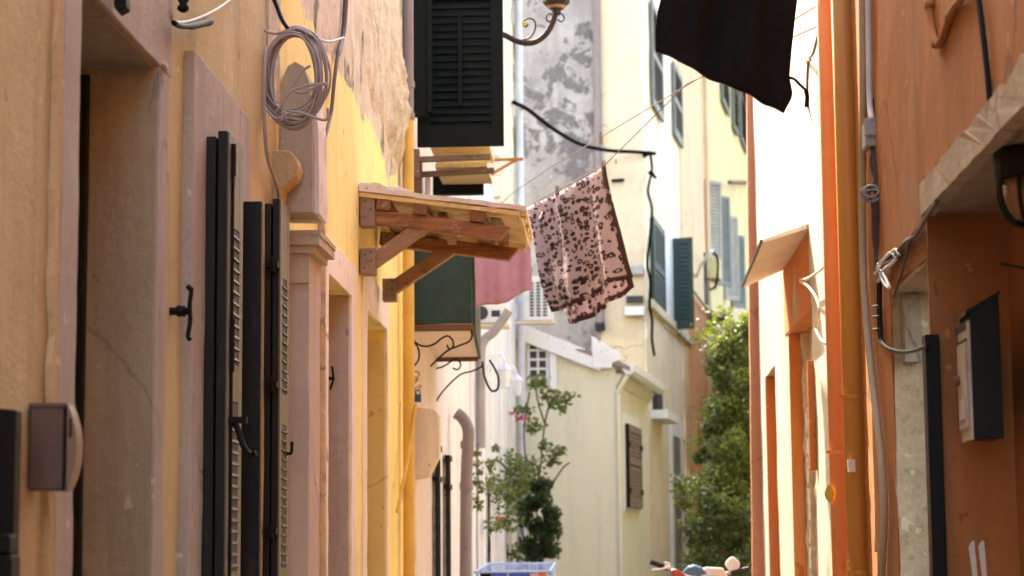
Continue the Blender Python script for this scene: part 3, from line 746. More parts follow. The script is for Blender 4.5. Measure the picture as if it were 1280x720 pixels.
build('roof', MB().add([rt(a,.1), V((b.x,b.y,rt(a,.1).z)), rt(c,.14), rt(d,.1), rt(a,.03), V((b.x,b.y,rt(a,.03).z)), rt(c,.05), rt(d,.03)],
      [(0,1,2,3),(7,6,5,4),(0,4,5,1),(1,5,6,2),(2,6,7,3),(3,7,4,0)]), M['roof_tile'], ch, rough=.015, seg=.2, rs=7)
# barge board and boxed eave
p0, p1 = cL, cB - V((.22,0,0))
bb = MB().prism([V((p0.x,Yc-.14,rt(p0,-.14).z)), V((p1.x,Yc-.14,rt(p1,-.14).z)), V((p1.x,Yc-.14,rt(p1,.10).z)), V((p0.x,Yc-.14,rt(p0,.10).z))], (0,.13,0))
build('barge_board', bb, M['white_trim'], ch, bevel=.006)
poly = [PY(x,y,Yc-.16) for x,y in ((739,420),(742,421),(774,441),(776,450),(765,453),(765,460),(741,460))]
build('eave_box', MB().prism(poly, (0,.15,0)), M['white_trim'], ch, bevel=.008)
gz = zEn - .02
gt = MB()
q0, q1 = cB+EN*.20-E*.1, far+EN*.20
prof = [(-.09,.06),(-.09,-.01),(-.05,-.07),(.03,-.08),(.08,-.03),(.09,.07)]
gt.add([q + EN*x + V((0,0,gz+z)) for q in (q0,q1) for x, z in prof], [(i, i+1, i+7, i+6) for i in range(5)] + [(0,1,2,3,4,5)])
build('gutter', gt, M['white_trim'], ch)
ev = MB().add([q + EN*x + V((0,0,gz+z)) for q in (cB+E*.0, far) for x, z in ((.005,-.22),(.02,-.22),(.11,-.06),(.005,-.06))], [(0,1,5,4),(1,2,6,5),(2,3,7,6),(0,1,2,3)])
build('cornice', ev, M['cream_house'], ch)
dq = cB + EN*.03 - V((0,.03,0))
build('downpipe', MB().tube(curve([q0+V((0,.1,gz-.06)), q0+V((-.06,.05,gz-.16)), dq+V((0,0,gz-.35)), dq+V((0,0,gz-.6)), dq+V((0,0,.05))], 5), .032, 8), M['cream_house'], ch, smooth=True)
# white window on the front
a, b = PY(659, 478, Yc), PY(690, 424, Yc)
w = build('window', MB().box(a.x, b.x-.04, Yc-.03, Yc+.01, a.z-.1, b.z), M['white_trim'], ch, bevel=.006)
pm = MB(); ww = (b.x-.04-a.x)
for i in range(2):
    for j in range(5):
        pm.box(a.x+ww*(.14+.40*i), a.x+ww*(.44+.40*i), Yc-.036, Yc-.02, a.z-.06+.135*j, a.z+.04+.135*j)
build('pane', pm, M['dark_slot'], w)
build('shutter', MB().box(b.x-.035, b.x+.06, Yc-.09, Yc-.05, a.z-.1, b.z+.02), M['white_trim'], ch)
FACE = lambda px, py, off=0: on_plane(px, py, cB+EN*off, EN)
def onface(px0, px1, pyt, pyb, O):
    """pixel box -> u0,u1,z0,z1 along the facade through O"""
    l = on_plane(px0, (pyt+pyb)/2, O, EN); r = on_plane(px1, (pyt+pyb)/2, O, EN)
    return (l-O).dot(E), (r-O).dot(E), on_plane(px0, pyb, O, EN).z, on_plane(px0, pyt, O, EN).z
def slab(mb, O, u0, u1, z0, z1, n0, n1):
    return mb.obox(O + E*(u0+u1)/2 + EN*(n0+n1)/2 + V((0,0,(z0+z1)/2)), E*(u1-u0)/2, EN*(n1-n0)/2, V((0,0,(z1-z0)/2)))
u0, u1, z0, z1 = onface(781, 797, 530, 634, cB)
build('window_surround', slab(MB(), cB, u0-.22, u1+.12, z0-.05, z1+.16, -.01, .02), M['white_trim'], ch)
lv = MB(); o0 = cB + E*u0 + EN*.05
louvre(lv, (o0.x,o0.y), E, EN, u1-u0, z0, z1, .05, 18, .09, ((z0+z1)/2+.08,))
lvo = build('shutter', lv, M['brown_shutter'], ch)
bsh = bpy.data.objects[lvo.name]
for z in (z0+.25, z1-.3):
    build('hinge', slab(MB(), cB, u0-.03, u0+.12, z-.04, z+.04, .03, .085), M['black_iron'], bsh); build('hinge', slab(MB(), cB, u1-.1, u1+.05, z-.04, z+.04, .03, .085), M['black_iron'], bsh)
build('edge_board', slab(MB(), cB, u0-.05, u0+.0, z0, z1, .02, .075), M['black_iron'], bsh)

# ------------------------------------------------------------------ tall house behind it and the facade beyond
tA = PY(806, 300, 35.0); tA = V((tA.x, 35.0, 0))
ap = thing('tall_house', (-2, 38, 0), 'tall old house with grey mottled side wall and peach front above the cottage', 'house')
def fu(px, py=300): return (on_plane(px, py, tA, EN) - tA).dot(E)
uB = fu(851); uC = fu(880)
pxm = PY(748, 200, 35).x
m = MB().add([(-6,35,0),(pxm,35,0),(pxm,35,12.5),(-6,35,12.5)], [(0,1,2,3)])
build('gable_wall', m, M['gray_mottled'], ap, rough=.02, seg=.3, rs=2)
P1 = tA + E*uB; bx = V((-6, P1.y+2, 0)); Z17 = V((0,0,12.5))
m = MB().add([V((pxm,35,0)), tA, tA+Z17, V((pxm,35,12.5))], [(0,1,2,3)])
build('front_wall', m, M['peach'], ap, rough=.012, seg=.3, rs=2)
m = MB().add([tA, P1, P1+Z17, tA+Z17], [(0,1,2,3)]).add([V((-6,35,0)), bx, bx+Z17, V((-6,35,12.5))], [(0,1,2,3)]).add([tA+Z17, P1+Z17, bx+Z17, V((-6,35,12.5))], [(0,1,2,3)])
build('street_wall', m, M['peach_white'], ap, rough=.012, seg=.4, rs=2)
build('gutter_pipe', MB().tube([(pxm, 34.93, PY(748,412,35).z),(pxm, 34.93, 12.3)], .07, 10), M['mauve_pipe'], ap)
build('pipe_shoe', MB().tube([(pxm, 34.93, PY(748,412,35).z-.02),(pxm-.02, 34.88, PY(748,404,35).z)], .085, 10), M['dark_slot'], ap)
def facade_shutter(px0, px1, pyt, pyb, mat, parent, O=tA, n=22, off=.04, rail=True, w=None):
    u0, u1, z0, z1 = onface(px0, px1, pyt, pyb, O)
    o0 = O + E*u0 + EN*off; lv = MB()
    louvre(lv, (o0.x,o0.y), E, EN, u1-u0, z0, z1, .05, n, .10, ((z0+z1)/2,) if rail else ())
    slab(lv, O, u0+.05, u1-.05, z0+.05, z1-.05, -.01, off-.02)
    return build('shutter', lv, mat, parent)
facade_shutter(811.5, 824, 2, 129, M['slate_shutter'], ap, off=.05)
facade_shutter(839, 849, 78, 166, M['slate_shutter'], ap, off=.05)
facade_shutter(813, 827, 272, 388, M['green_shutter'], ap, off=.05, n=18)
u0, u1, z0, z1 = onface(828, 842, 290, 400, tA)
build('window_surround', slab(MB(), tA, u0, u1, z0-.1, z1+.2, -.01, .025), M['white_trim'], ap)
lv = MB(); o0 = on_plane(842, 350, tA+EN*.05, EN); w_ = PY(866, 350, o0.y).x - o0.x
dirv = V((.93, -.36, 0)).normalized()
za, zb = PY(854, 412, o0.y).z, PY(854, 298, o0.y).z
louvre(lv, (o0.x,o0.y), dirv, (-.36*-1,-.93), w_*1.06, za, zb, .05, 18, .09)
lv.obox(V((o0.x,o0.y,(za+zb)/2)) + dirv*w_*.53 + V((.02,.05,0)), dirv*w_*.48, V((.36,.93,0))*.004, V((0,0,(zb-za)*.47)))
build('shutter', lv, M['green_shutter'], ap)
# small boxes and the wall light by the corner
a, b = PY(781, 395, 34.9), PY(805, 384, 34.9)
build('light_box', MB().box(a.x, b.x, 34.78, 34.99, a.z, b.z), M['white_metal'], ap, bevel=.01)
a, b = PY(783, 378, 34.9), PY(804, 370, 34.9)
build('vent_slot', MB().box(a.x, b.x, 34.86, 34.99, a.z, b.z), M['dark_slot'], ap)
a, b = PY(789, 344, 34.9), PY(804, 332, 34.9)
build('meter_box', MB().box(a.x, b.x, 34.82, 34.99, a.z, b.z), M['meter_gray'], ap, bevel=.01)
build('wall_hook', MB().tube([PY(765,226,34.95), PY(780,225,34.9)], .03, 6), M['black_iron'], ap)
# lower street wall details beyond the cottage
u0, u1, z0, z1 = onface(815.5, 822, 483, 513, tA)
build('window', slab(MB(), tA, u0, u1, z0, z1, .0, .09), M['door_dark'], ap)
slb = slab(MB(), tA, u0-.3, u1+.6, z0-.16, z0-.01, .0, .30)
build('sill', slb, M['white_trim'], ap, bevel=.01)
u0, u1, z0, z1 = onface(839, 851, 545, 715, tA)
wd = build('doorway', slab(MB(), tA, u0-.3, u1+.1, z0, z1+.35, 0, .06), M['white_trim'], ap)
build('door', slab(MB(), tA, u0, u1-.6, z0, z1, .06, .075), M['slate_shutter'], wd)
slb = slab(MB(), tA, 0.2, uC-.4, on_plane(806,440,tA,EN).z+.8, on_plane(806,440,tA,EN).z+.95, 0, .10)
build('string_course', slb, M['cream_old'], ap, bevel=.01)
# neighbour beyond: peach, then yellow, with grey shutters; salmon pilaster strip at street level
uD = fu(940) + 12
nb = thing('yellow_terrace', (tA + E*uC), 'far yellow and peach terrace with grey shutters where the street bends', 'house')
m = MB(); Za = V((0,0,20)); ob = EN*.03
m.add([P1+ob, tA+E*uC+ob, tA+E*uC+ob+Za, P1+ob+Za], [(0,1,2,3)]); m.add([P1, P1+ob, P1+ob+Za, P1+Za], [(0,1,2,3)])
build('peach_wall', m, M['peach_orange'], nb, rough=.012, seg=.5)
P2, P3 = tA+E*uC, tA+E*uD
m = MB().add([P2, P3, P3+Za, P2+Za], [(0,1,2,3)]).add([P2+Za, P3+Za, P3+V((-6,1,20)), P2+V((-6,1,20))], [(0,1,2,3)])
build('wall', m, M['far_yellow'], nb, rough=.012, seg=.6)
build('wall_pipe', MB().tube([P2+EN*.1+V((0,0,6)), P2+EN*.1+V((0,0,19))], .05, 8), M['peach_orange'], nb)
u0, u1 = fu(861, 500), fu(876, 500)
build('pilaster', slab(MB(), tA, u0, u1, 0, on_plane(868,400,tA,EN).z+.3, .0, .16), M['salmon'], nb, rough=.01, seg=.4)
for (x0, x1, yt, yb_) in ((883,894,224,352),(895,905,243,356),(906,914,268,374),(915,926,292,384)):
    o0 = on_plane(x0-1, (yt+yb_)/2, tA+EN*.04, EN); dv = (EN*.5+E*.86).normalized(); nv_ = V((dv.y,-dv.x,0)); lv = MB()
    za, zb = PY(x0, yb_, o0.y).z, PY(x0, yt, o0.y).z
    louvre(lv, (o0.x,o0.y), dv, nv_, .60, za, zb, .05, 26, .07)
    lv.obox(V((o0.x,o0.y,(za+zb)/2))+dv*.30-nv_*.01, dv*.27, nv_*.004, V((0,0,(zb-za)*.47)))
    build('shutter', lv, M['gray_shutter' if x0 in (883, 906) else 'slate_shutter'], nb)
for (x0, x1, yt, yb_) in ((899,907,108,124),(913,918,113,156),(922,930,118,170)):
    facade_shutter(x0, x1, yt-60, yb_, M['slate_shutter'], nb, off=.07, n=12)
for k, (x, y) in enumerate(((888,330),(884,392))):
    pass
p = on_plane(876, 345, tA+EN*.2, EN)
build('old_lamp_bracket', MB().tube(curve([on_plane(x,y,tA+EN*o_,EN) for x,y,o_ in ((871,345,.05),(877,330,.3),(886,318,.5),(892,312,.6))]), .035, 6), M['white_trim'], nb)
u0, u1, z0, z1 = onface(880, 896, 322, 348, tA)
build('balcony_box', slab(MB(), tA, u0, u0+.5, z0, z1, .05, .34), M['far_yellow'], nb, bevel=.02)
build('black_bracket', MB().tube(curve([on_plane(x,y,tA+EN*.4,EN) for x,y in ((892,316),(897,324),(897,345),(894,358),(888,362))]), .03, 6), M['black_far'], nb)
u0, u1, z0, z1 = onface(878, 892, 360, 398, tA)
build('window_box', slab(MB(), tA, u0, u0+1.4, z0, z0+.12, .0, .45), M['brown_wood'], nb)
build('window', slab(MB(), tA, u0+.2, u0+1.2, z0+.12, z1+.8, .0, .06), M['door_dark'], nb)
o = build('stay_bar', MB().tube([on_plane(912,228,tA+EN*.6,EN), on_plane(934,228,tA+EN*.0,EN)], .05, 6), M['rust'], nb)
# dark sagging supply cable and its drop on the corner
cb = MB().tube(curve([PY(642,128,29.0), PY(660,137,30.0), PY(690,160,31.5), PY(725,180,33.0), PY(760,188,34.2), PY(795,190,34.8), PY(819,192,35.0)]), .032, 8)
o = build('supply_cable', cb, M['black_far'], smooth=True); tag(o, 'thick black cable sagging across to the corner of the peach wall', 'cable')
pts = [(813,193),(815,210),(813,222),(810,240),(815,262),(812,300),(809,330),(813,352),(812,380),(815,400),(815,425),(818,444)]
cb = MB().tube(curve([on_plane(x,y,tA+EN*.10,EN) if x > 812 else PY(x,y,34.9) for x,y in pts], 5), .024, 6)
cb.tube([PY(813,190,34.9), PY(804,196,34.9)], .035, 6).tube([PY(812,214,34.85), PY(820,223,34.85)], [.05,.02], 6)
o = build('wall_cable', cb, M['black_far']); tag(o, 'black cable running down the corner beside the green shutters', 'cable')
o = build('wall_cable', MB().tube(curve([on_plane(x,y,tA+EN*.25,EN) for x,y in ((866,362),(876,376),(890,392),(904,398),(930,384))]), .03, 6), M['cable_cream']); tag(o, 'pale cable drooping below the grey shutters of the yellow terrace', 'cable')
# plain houses closing the right side behind the tree
rb_ = thing('yard_house', (6, 34, 0), 'plain ochre house behind the tree, mostly hidden by the white wall', 'house')
build('wall', MB().box(3.6, 9, 19, 60, 0, 6.5), M['far_yellow'], rb_, rough=.01, seg=1.5)
build('roof', MB().box(3.4, 9.2, 18.8, 60.2, 6.5, 6.7), M['roof_tile'], rb_)
eb_ = thing('end_house', (P3.x+4, P3.y+3, 0), 'pale house closing the far end of the street behind the tree', 'house')
build('wall', MB().box(P3.x-4, P3.x+14, P3.y+1.2, P3.y+8, 0, 22), M['peach'], eb_, rough=.01, seg=1.5)
build('roof', MB().box(P3.x-4.2, P3.x+14.2, P3.y+1, P3.y+8.2, 22, 22.3), M['roof_tile'], eb_)

# ------------------------------------------------------------------ right side, near: orange house with porch
HR = 5.6
W2 = .965; WP = 1.2
ozy0, ozy1 = 2.6, 6.2
sbz = PX(1167, 257, .955).z
rh = thing('orange_house', (3, 5, 0), 'weathered orange brown house at the near right with a recessed porch', 'house')
doorY0, doorY1 = 6.205, PX(1116, 450, W2).y
dz = PX(1116, 362, W2).z
m = MB().wall((W2,0), (0,1), (-1,0), -4, 6.2, sbz+.09, HR)
m.wall((W2,0), (0,1), (-1,0), 6.2, 7.62, 0, HR, [(doorY0+.02, doorY1, .1, dz, .3)])
m.add([(W2,7.62,0),(4.5,7.62,0),(4.5,7.62,HR),(W2,7.62,HR)], [(0,1,2,3)])
m.add([(W2,-4,0),(4.5,-4,0),(4.5,-4,HR),(W2,-4,HR)], [(0,1,2,3)])
m.add([(W2,-4,HR),(4.5,-4,HR),(4.5,7.62,HR),(W2,7.62,HR)], [(0,1,2,3)])
build('wall', m, M['orange_near'], rh, rough=.007, seg=.13, rs=2)
build('roof', MB().box(W2-.1, 4.7, -4.2, 7.7, HR, HR+.2), M['roof_tile'], rh)
m = MB().add([(W2+.002,6.2,0),(WP,6.2,0),(WP,6.2,sbz+.3),(W2+.002,6.2,sbz+.3)], [(0,1,2,3)])
m.add([(WP,-4,0),(WP,6.2,0),(WP,6.2,sbz+.3),(WP,-4,sbz+.3)], [(0,1,2,3)])
build('porch_wall', m, M['orange_porch'], rh, rough=.005, seg=.1, rs=2)
# concrete lintel of the porch with ragged render above
n = 70; low = []; top = []
for i in range(n+1):
    yy = 6.195 - (6.195-2.0)*i/n
    low.append(V((.945, yy, sbz + .003*noise.noise(V((yy*9,1,1))))))
    top.append(V((.945, yy, sbz + .095 + .006*i/n*4 + .016*noise.noise(V((yy*7,4,1))) + .010*noise.noise(V((yy*23,9,2))))))
build('porch_lintel', MB().prism(low + top[::-1], (.04,0,0)), M['concrete_pale'], rh, rough=.004, seg=.05, rs=9)
build('porch_soffit', MB().box(.984, WP-.001, -4, 6.196, sbz+.012, sbz+.10), M['concrete'], rh, rough=.004, seg=.1, rs=5)
# doorway in the wall beyond: pale stone far reveal, raw stone head, black door edge
build('door_jamb', MB().box(W2+.002, W2+.3, doorY1-.008, doorY1+.02, .1, dz-.003), M['jamb_stone'], rh, rough=.005, seg=.06, rs=7)
build('door_head', MB().box(W2+.003, W2+.3, doorY0+.03, doorY1-.01, dz-.012, dz+.01), M['jamb_stone'], rh, rough=.006, seg=.06, rs=9)
zs = PX(1150, 432, W2).z
build('door_transom', MB().box(W2+.03, W2+.09, doorY1-.09, doorY1-.009, zs, zs+.22), M['concrete'], rh, rough=.008, seg=.04, rs=12)
zk = PY(1160, 420, 6.22).z
build('door', MB().box(W2-.022, W2+.020, 6.165, 6.236, .1, zk).box(W2+.022, W2+.3, 6.212, 6.236, .1, zk), M['black_plastic'], rh, bevel=.004)
for i, (xa, xb) in enumerate(((1211,1220),(1223,1232))):        # two pale patches painted as glints on the porch wall
    poly = [PY(x, y, 6.196) for x, y in ((xa,683),(xa+4,676),(xb-2,676),(xb,700),(xb+3,735),(xa+6,735))]
    build('glint_patch', MB().prism(poly, (0,.008,0)), M['pink_trim'], rh, rough=.002, seg=.03, rs=14)
# set back orange wall with the drainpipes, then the white house
sb = thing('set_back_house', (3, 9, 0), 'narrow orange house set back behind the two drainpipes', 'house')
m = MB().add([(WP,7.62,0),(WP,10.6,0),(WP,10.6,5.5),(WP,7.62,5.5)], [(0,1,2,3)]).add([(WP,7.62,5.5),(4.5,7.62,5.5),(4.5,10.6,5.5),(WP,10.6,5.5)], [(0,1,2,3)])
build('wall', m, M['orange_near'], sb, rough=.006, seg=.2)
ww = thing('white_wall_house', (3, 14, 0), 'sunlit white house on the right with orange door reveals and streaked render', 'house')
hY0, hY1 = PX(1011, 300, WP).y, PX(979, 338, WP).y          # hood
dY0, dY1, dzz = PX(1016, 440, WP).y, PX(986, 440, WP).y, PX(986, 414, WP).z
eY0, eY1, ez = PX(970, 500, WP).y, PX(957, 500, WP).y, PX(957, 470, WP).z
wEnd = PX(946, 330, WP).y
hz = PX(979, 338, WP).z
m = MB().wall((WP,0), (0,1), (-1,0), 10.6, wEnd, 0, 6.1, [(dY0,dY1,.1,dzz,.16),(eY0,eY1,.1,ez,.09)])
m.add([(WP,wEnd,0),(4.5,wEnd,0),(4.5,wEnd,6.1),(WP,wEnd,6.1)], [(0,1,2,3)]).add([(WP,10.6,6.1),(4.5,10.6,6.1),(4.5,wEnd,6.1),(WP,wEnd,6.1)], [(0,1,2,3)])
m.add([(WP,10.6,5.5),(4.5,10.6,5.5),(4.5,10.6,6.1),(WP,10.6,6.1)], [(0,1,2,3)])
build('wall', m, M['white_wall'], ww, rough=.007, seg=.2, rs=2)
build('roof', MB().box(WP-.03, 4.7, 10.5, wEnd+.1, 6.1, 6.25), M['roof_tile'], ww)
build('door_panel', MB().box(WP-.004, WP+.01, hY0+.02, hY1-.02, dzz+.001, hz-.01), M['orange_reveal'], ww, rough=.003, seg=.1)
build('door_jamb', MB().box(WP-.001, WP+.08, dY1-.012, dY1+.001, .1, dzz-.02), M['orange_reveal'], ww)
build('door_soffit', MB().box(WP+.001, WP+.16, dY0+.005, dY1-.013, dzz-.012, dzz+.001), M['orange_reveal'], ww)
build('stone_infill', MB().box(WP+.082, WP+.17, dY1-.10, dY1-.013, .1, dzz-.014).box(WP+.13, WP+.17, dY0, dY1-.1, .1, dzz-.014), M['rubble'], ww, rough=.02, seg=.07, rs=9)
zr0, zr1 = PX(1022, 588, WP).z, PX(1022, 446, WP).z
build('shutter', MB().box(WP-.04, WP+.002, dY0-.06, dY0-.03, zr0, zr1), M['orange_reveal'], ww, bevel=.006)
build('door_jamb', MB().box(WP-.001, WP+.09, eY1-.012, eY1+.001, .1, ez-.01), M['orange_reveal'], ww)
build('door_leaf', MB().box(WP+.07, WP+.09, eY0, eY1-.013, .1, ez), M['orange_reveal'], ww)
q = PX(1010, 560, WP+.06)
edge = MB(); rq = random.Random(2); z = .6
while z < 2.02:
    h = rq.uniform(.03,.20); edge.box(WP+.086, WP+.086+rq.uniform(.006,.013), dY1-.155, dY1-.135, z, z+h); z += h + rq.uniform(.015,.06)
build('sun_streak', edge, M['white_trim'], ww, rough=.006, seg=.03, rs=20)  # broken white strips stand in for a streak of sun
# corner pilaster in terracotta, slightly battered
Xf = PX(947, 715, WP).y
poly = [V((WP-.012, wEnd, 8.5)), V((WP-.02, wEnd, 0))]
Ya = wEnd-.001; Yb_ = wEnd+.07
m = MB().add([(WP-.10,Ya,0),(WP-.10,Yb_,0),(WP-.035,Yb_,6.1),(WP-.035,Ya,6.1),(WP+.3,Ya,0),(WP+.3,Yb_,0),(WP+.3,Yb_,6.1),(WP+.3,Ya,6.1)],
      [(0,1,2,3),(4,7,6,5),(0,4,5,1),(1,5,6,2),(2,6,7,3),(3,7,4,0)])
build('corner_pilaster', m, M['terracotta'], ww, rough=.004, seg=.2)
# small sloping hood over the doorway
hd = thing('door_hood', (WP, hY0, hz), 'small sloping plaster hood jutting over the orange doorway', 'hood')
i0, i1 = PX(1011,285,WP), PX(979,338,WP)
o0_, o1_ = PY(953,304,i0.y), PY(930,359,i1.y)
m = MB().add([i0, i1, o1_, o0_, i0+V((0,0,.03)), i1+V((0,0,.03)), o1_+V((0,0,.022)), o0_+V((0,0,.022))], [(3,2,1,0),(4,5,6,7),(0,1,5,4),(1,2,6,5),(2,3,7,6),(3,0,4,7)])
build('slab', m, M['soffit_cream'], hd, rough=.003, seg=.08, bevel=.003)
build('edge_strip', MB().tube([o0_+V((-.008,-.02,.01)), o1_+V((-.008,.02,.01))], .009, 6), M['cable_brown'], hd)
# ------------------------------------------------------------------ drainpipes and cables on the right
def pipe_r(name, X, Y, r, mat, label, clamps):
    t = thing(name, (X, Y, 0), label, 'pipe', 'drainpipes')
    build('pipe', MB().tube([(X,Y,.05),(X,Y,5.45)], r, 28), mat, t, smooth=False).data.polygons.foreach_set('use_smooth', [True]*30)
    for (py, x) in clamps:
        z = PY(x, py, Y).z
        cm = MB().tube([(X,Y,z-.008),(X,Y,z+.012)], r+.004, 28).tube([(X,Y,z+.05),(X,Y,z+.054)], r+.0025, 28)
        cm.box(X-.01, WP, Y+r*.5, Y+r*.5+.018, z-.01, z+.01)
        cm.tube([(X-r-.006,Y-.015,z-.004),(X-r-.006,Y-.015,z+.012)], .009, 8).tube([(X+r+.004,Y-.015,z-.004),(X+r+.004,Y-.015,z+.012)], .007, 8)
        build('clamp', cm, mat, t)
    return t
rp_ = PY(1041, 330, 10.15); op_ = PY(1063, 330, 9.85)
dpr = pipe_r('drainpipe', rp_.x, 10.15, .044, M['red_pipe'], 'orange red drainpipe on the sunlit white wall', ((566,1045),))
dpo = pipe_r('drainpipe', op_.x, 9.85, .056, M['ochre_pipe'], 'thick ochre orange drainpipe in front of the red one', ((497,1070),(716,1080)))
a = PY(1063, 582, 9.85-.057)
build('sticker', MB().box(a.x-.012, a.x+.022, 9.783, 9.795, a.z-.03, a.z+.028), M['ac_white'], dpo)
a = PY(1036, 617, 10.1)
lf = MB().prism([a+V((x*.026,0,z*.044)) for x, z in ((0,1),(.55,.6),(.9,0),(.6,-.6),(0,-1),(-.6,-.6),(-.85,0),(-.5,.6))], (.004,.006,0))
o = build('dry_leaf', lf, M['yellow_tag'], bevel=.002); tag(o, 'yellow dry leaf caught on the red drainpipe', 'leaf')
def wire(name, pts, r, mat, label, cat='cable', n=6, par=None, sub=8):
    o = build(name, MB().tube(curve(pts, sub), r, n), mat, par, smooth=True)
    if par is None: tag(o, label, cat)
    return o
c1 = [PY(x,y,Y) for x,y,Y in ((1078,-20,9.3),(1079,120,9.3),(1078,250,9.3),(1079,330,9.3),(1083,400,9.25),(1090,470,9.2),(1097,530,9.1),(1103,590,9.0),(1105,650,9.0),(1101,730,9.0),(1099,800,9.0))]
c1 = [PX(q_[0], q_[1], W2-.022) for q_ in ((1078,-20),(1079,120),(1078,250),(1079,330),(1083,400),(1090,470),(1097,530),(1103,590),(1105,650),(1101,730),(1099,800))]
wire('conduit', c1, .014, M['beige_conduit'], 'beige corrugated conduit bulging out beside the ochre pipe', n=10)
c1 = [PX(x,y,W2-.014) for x,y in ((1085,-20),(1086,60),(1087,125),(1090,150))]  # its white stands in for the sliver of sun on this corner
wire('conduit', c1, .011, M['white_metal'], 'short conduit whitened as a sliver of sun, running down into the grey junction box', n=10)
c1 = [PY(x,y,Y) for x,y,Y in ((1082,260,8.6),(1084,360,8.6),(1091,440,8.6),(1095,520,8.5),(1096,690,8.5))]
wire('conduit', c1, .009, M['cable_cream'], 'thin cream conduit along the edge of the orange wall', n=8)
jb = thing('junction_box', PY(1091, 182, 7.3), 'small grey junction box with loose cables under it', 'junction box')
a, b = PY(1081,184,7.3), PY(1101,151,7.3)
build('box', MB().box(a.x, W2+.01, 7.28, 7.38, a.z, b.z), M['meter_gray'], jb, bevel=.006)
build('lid', MB().box(a.x-.004, W2+.01, 7.265, 7.28, a.z+.035, b.z+.003), M['meter_gray'], jb, bevel=.004)
build('cable_entry', MB().tube([PY(1089,150,7.33), PY(1089,124,7.33)], .011, 8), M['cable_brown'], jb)
rq = random.Random(9)
kn = MB()
for k in range(4):
    kn.tube(curve([PY(1089+2*k,184,7.3), PY(1093+rq.uniform(-5,5),205,7.28), PY(1095+rq.uniform(-6,4),225,7.26), PY(1091+rq.uniform(-6,6),240,7.25), PY(1094+2*k-3,262,7.26), PY(1095+1.5*k-3,300,7.3), PY(1096+rq.uniform(-2,3),338,7.3)]), .0055, 6)
wire_o = build('cable_tangle', kn, M['cable_brown'], smooth=True); tag(wire_o, 'tangle of dark cables hanging from the grey junction box', 'cable')
cl = MB()
for k in range(5):
    c = PY(1090+rq.uniform(-3,3), 242+rq.uniform(-4,4), 7.24); rx = rq.uniform(.022,.034); ph = rq.uniform(0,6)
    cl.tube([c+V((math.cos(t)*rx, .004*k+math.sin(t+ph)*.012, math.sin(t)*rx*.8)) for t in [i*.4 for i in range(17)]], .0042, 6)
o = build('cable_knot', cl, M['gray_plastic'], smooth=True); tag(o, 'knotted grey cable rings below the junction box', 'cable')
bd = MB()
ln = [(1172,250,6.25),(1160,270,6.5),(1146,290,6.75),(1128,306,7.0),(1115,322,7.2),(1104,334,7.45),(1099,342,7.6)]
for k in range(4):
    bd.tube(curve([PX(x+rq.uniform(-1.5,1.5), y+rq.uniform(-3,3), W2-.012-.006*k) for x,y,_ in ln], 6), .0055, 6)
o = build('cable_bundle', bd, M['cable_brown'], smooth=True); tag(o, 'bundle of twisted brown cables from the concrete lintel to the wall corner', 'cable')
cl = MB()
for pts in (((1096,335),(1103,325),(1113,316),(1120,322),(1114,330),(1104,338),(1098,352)), ((1098,330),(1106,345),(1112,360),(1104,352),(1100,338)), ((1094,342),(1101,333),(1108,322),(1119,312),(1124,318))):
    cl.tube(curve([PX(x,y,W2-.03) for x,y in pts], 6), .006, 6)
o = build('cable_loops', cl, M['white_metal'], smooth=True); tag(o, 'shiny pale cable loops tied at the orange wall corner', 'cable')
wire('cable', [PX(x,y,W2-.02) for x,y in ((1139,296),(1133,320),(1124,350),(1117,372))], .005, M['cable_brown'], 'single dark cable dangling from the twisted cable bundle')
dk = MB()
for off in (0, 4):
    dk.tube(curve([PX(x+off*.6,y,W2-.012-.01*(off>0)) for x,y in ((1098,345),(1098,380),(1099,410),(1101,428),(1110,436),(1128,440),(1145,437),(1158,431))], 6), .0065, 6)
for y in (383, 396, 412): dk.tube([PX(1092,y,W2-.015), PX(1101,y,W2-.02)], .006, 6)
o = build('cable_pair', dk, M['black_plastic'], smooth=True); tag(o, 'pair of black cables dropping and turning into the stone doorway', 'cable')
wire('cable', [PX(x,y,W2-.011) for x,y in ((1220,-20),(1226,20),(1232,70),(1236,112),(1238,150))], .0075, M['black_plastic'], 'straight black cable coming down above the concrete lintel')
wp = MB().tube(curve([PX(x,y,W2-.014) for x,y in ((1161,-20),(1162,10),(1165,35),(1169,50),(1173,55),(1179,45),(1186,24),(1194,8),(1206,-6),(1214,-16))], 6), .011, 8)
for (x,y) in ((1162,6),(1171,54),(1188,20)):
    c = PX(x,y,W2-.014); wp.lathe(c, [(.016,-.010),(.016,.010)], 10, (0,.3,1))
o = build('conduit_bend', wp, M['orange_porch'], smooth=True); tag(o, 'orange painted conduit bent into a V on the upper wall', 'conduit')
wire('cable', [PX(x,y,WP-.05) for x,y in ((1034,-10),(1027,25),(1017,65),(1011,76),(1009,110),(1011,140),(1017,160),(1028,178),(1042,190))], .008, M['cable_brown'], 'brown cable looping on the white wall up to the red pipe')
cl = MB().tube([PX(1007,76,WP), PX(1013,75,WP-.06)], .009, 6)
o = build('cable_clip', cl, M['rope']); tag(o, 'small rusty clip holding the looping cable', 'clip')
wire('cable', [PX(x,y,WP-.06) for x,y in ((1031,333),(1022,340),(1010,348),(1000,351),(1010,358),(1020,372),(1024,388),(1021,402),(1020,412),(1026,424),(1033,430))], .008, M['cable_cream'], 'cream cable curling beside the small plaster hood')
o = build('wall_nail', MB().tube([PY(1252,330,5.9), PY(1279,335,5.7)], .0045, 6), M['black_iron']); tag(o, 'long black nail sticking out of the porch wall', 'nail')

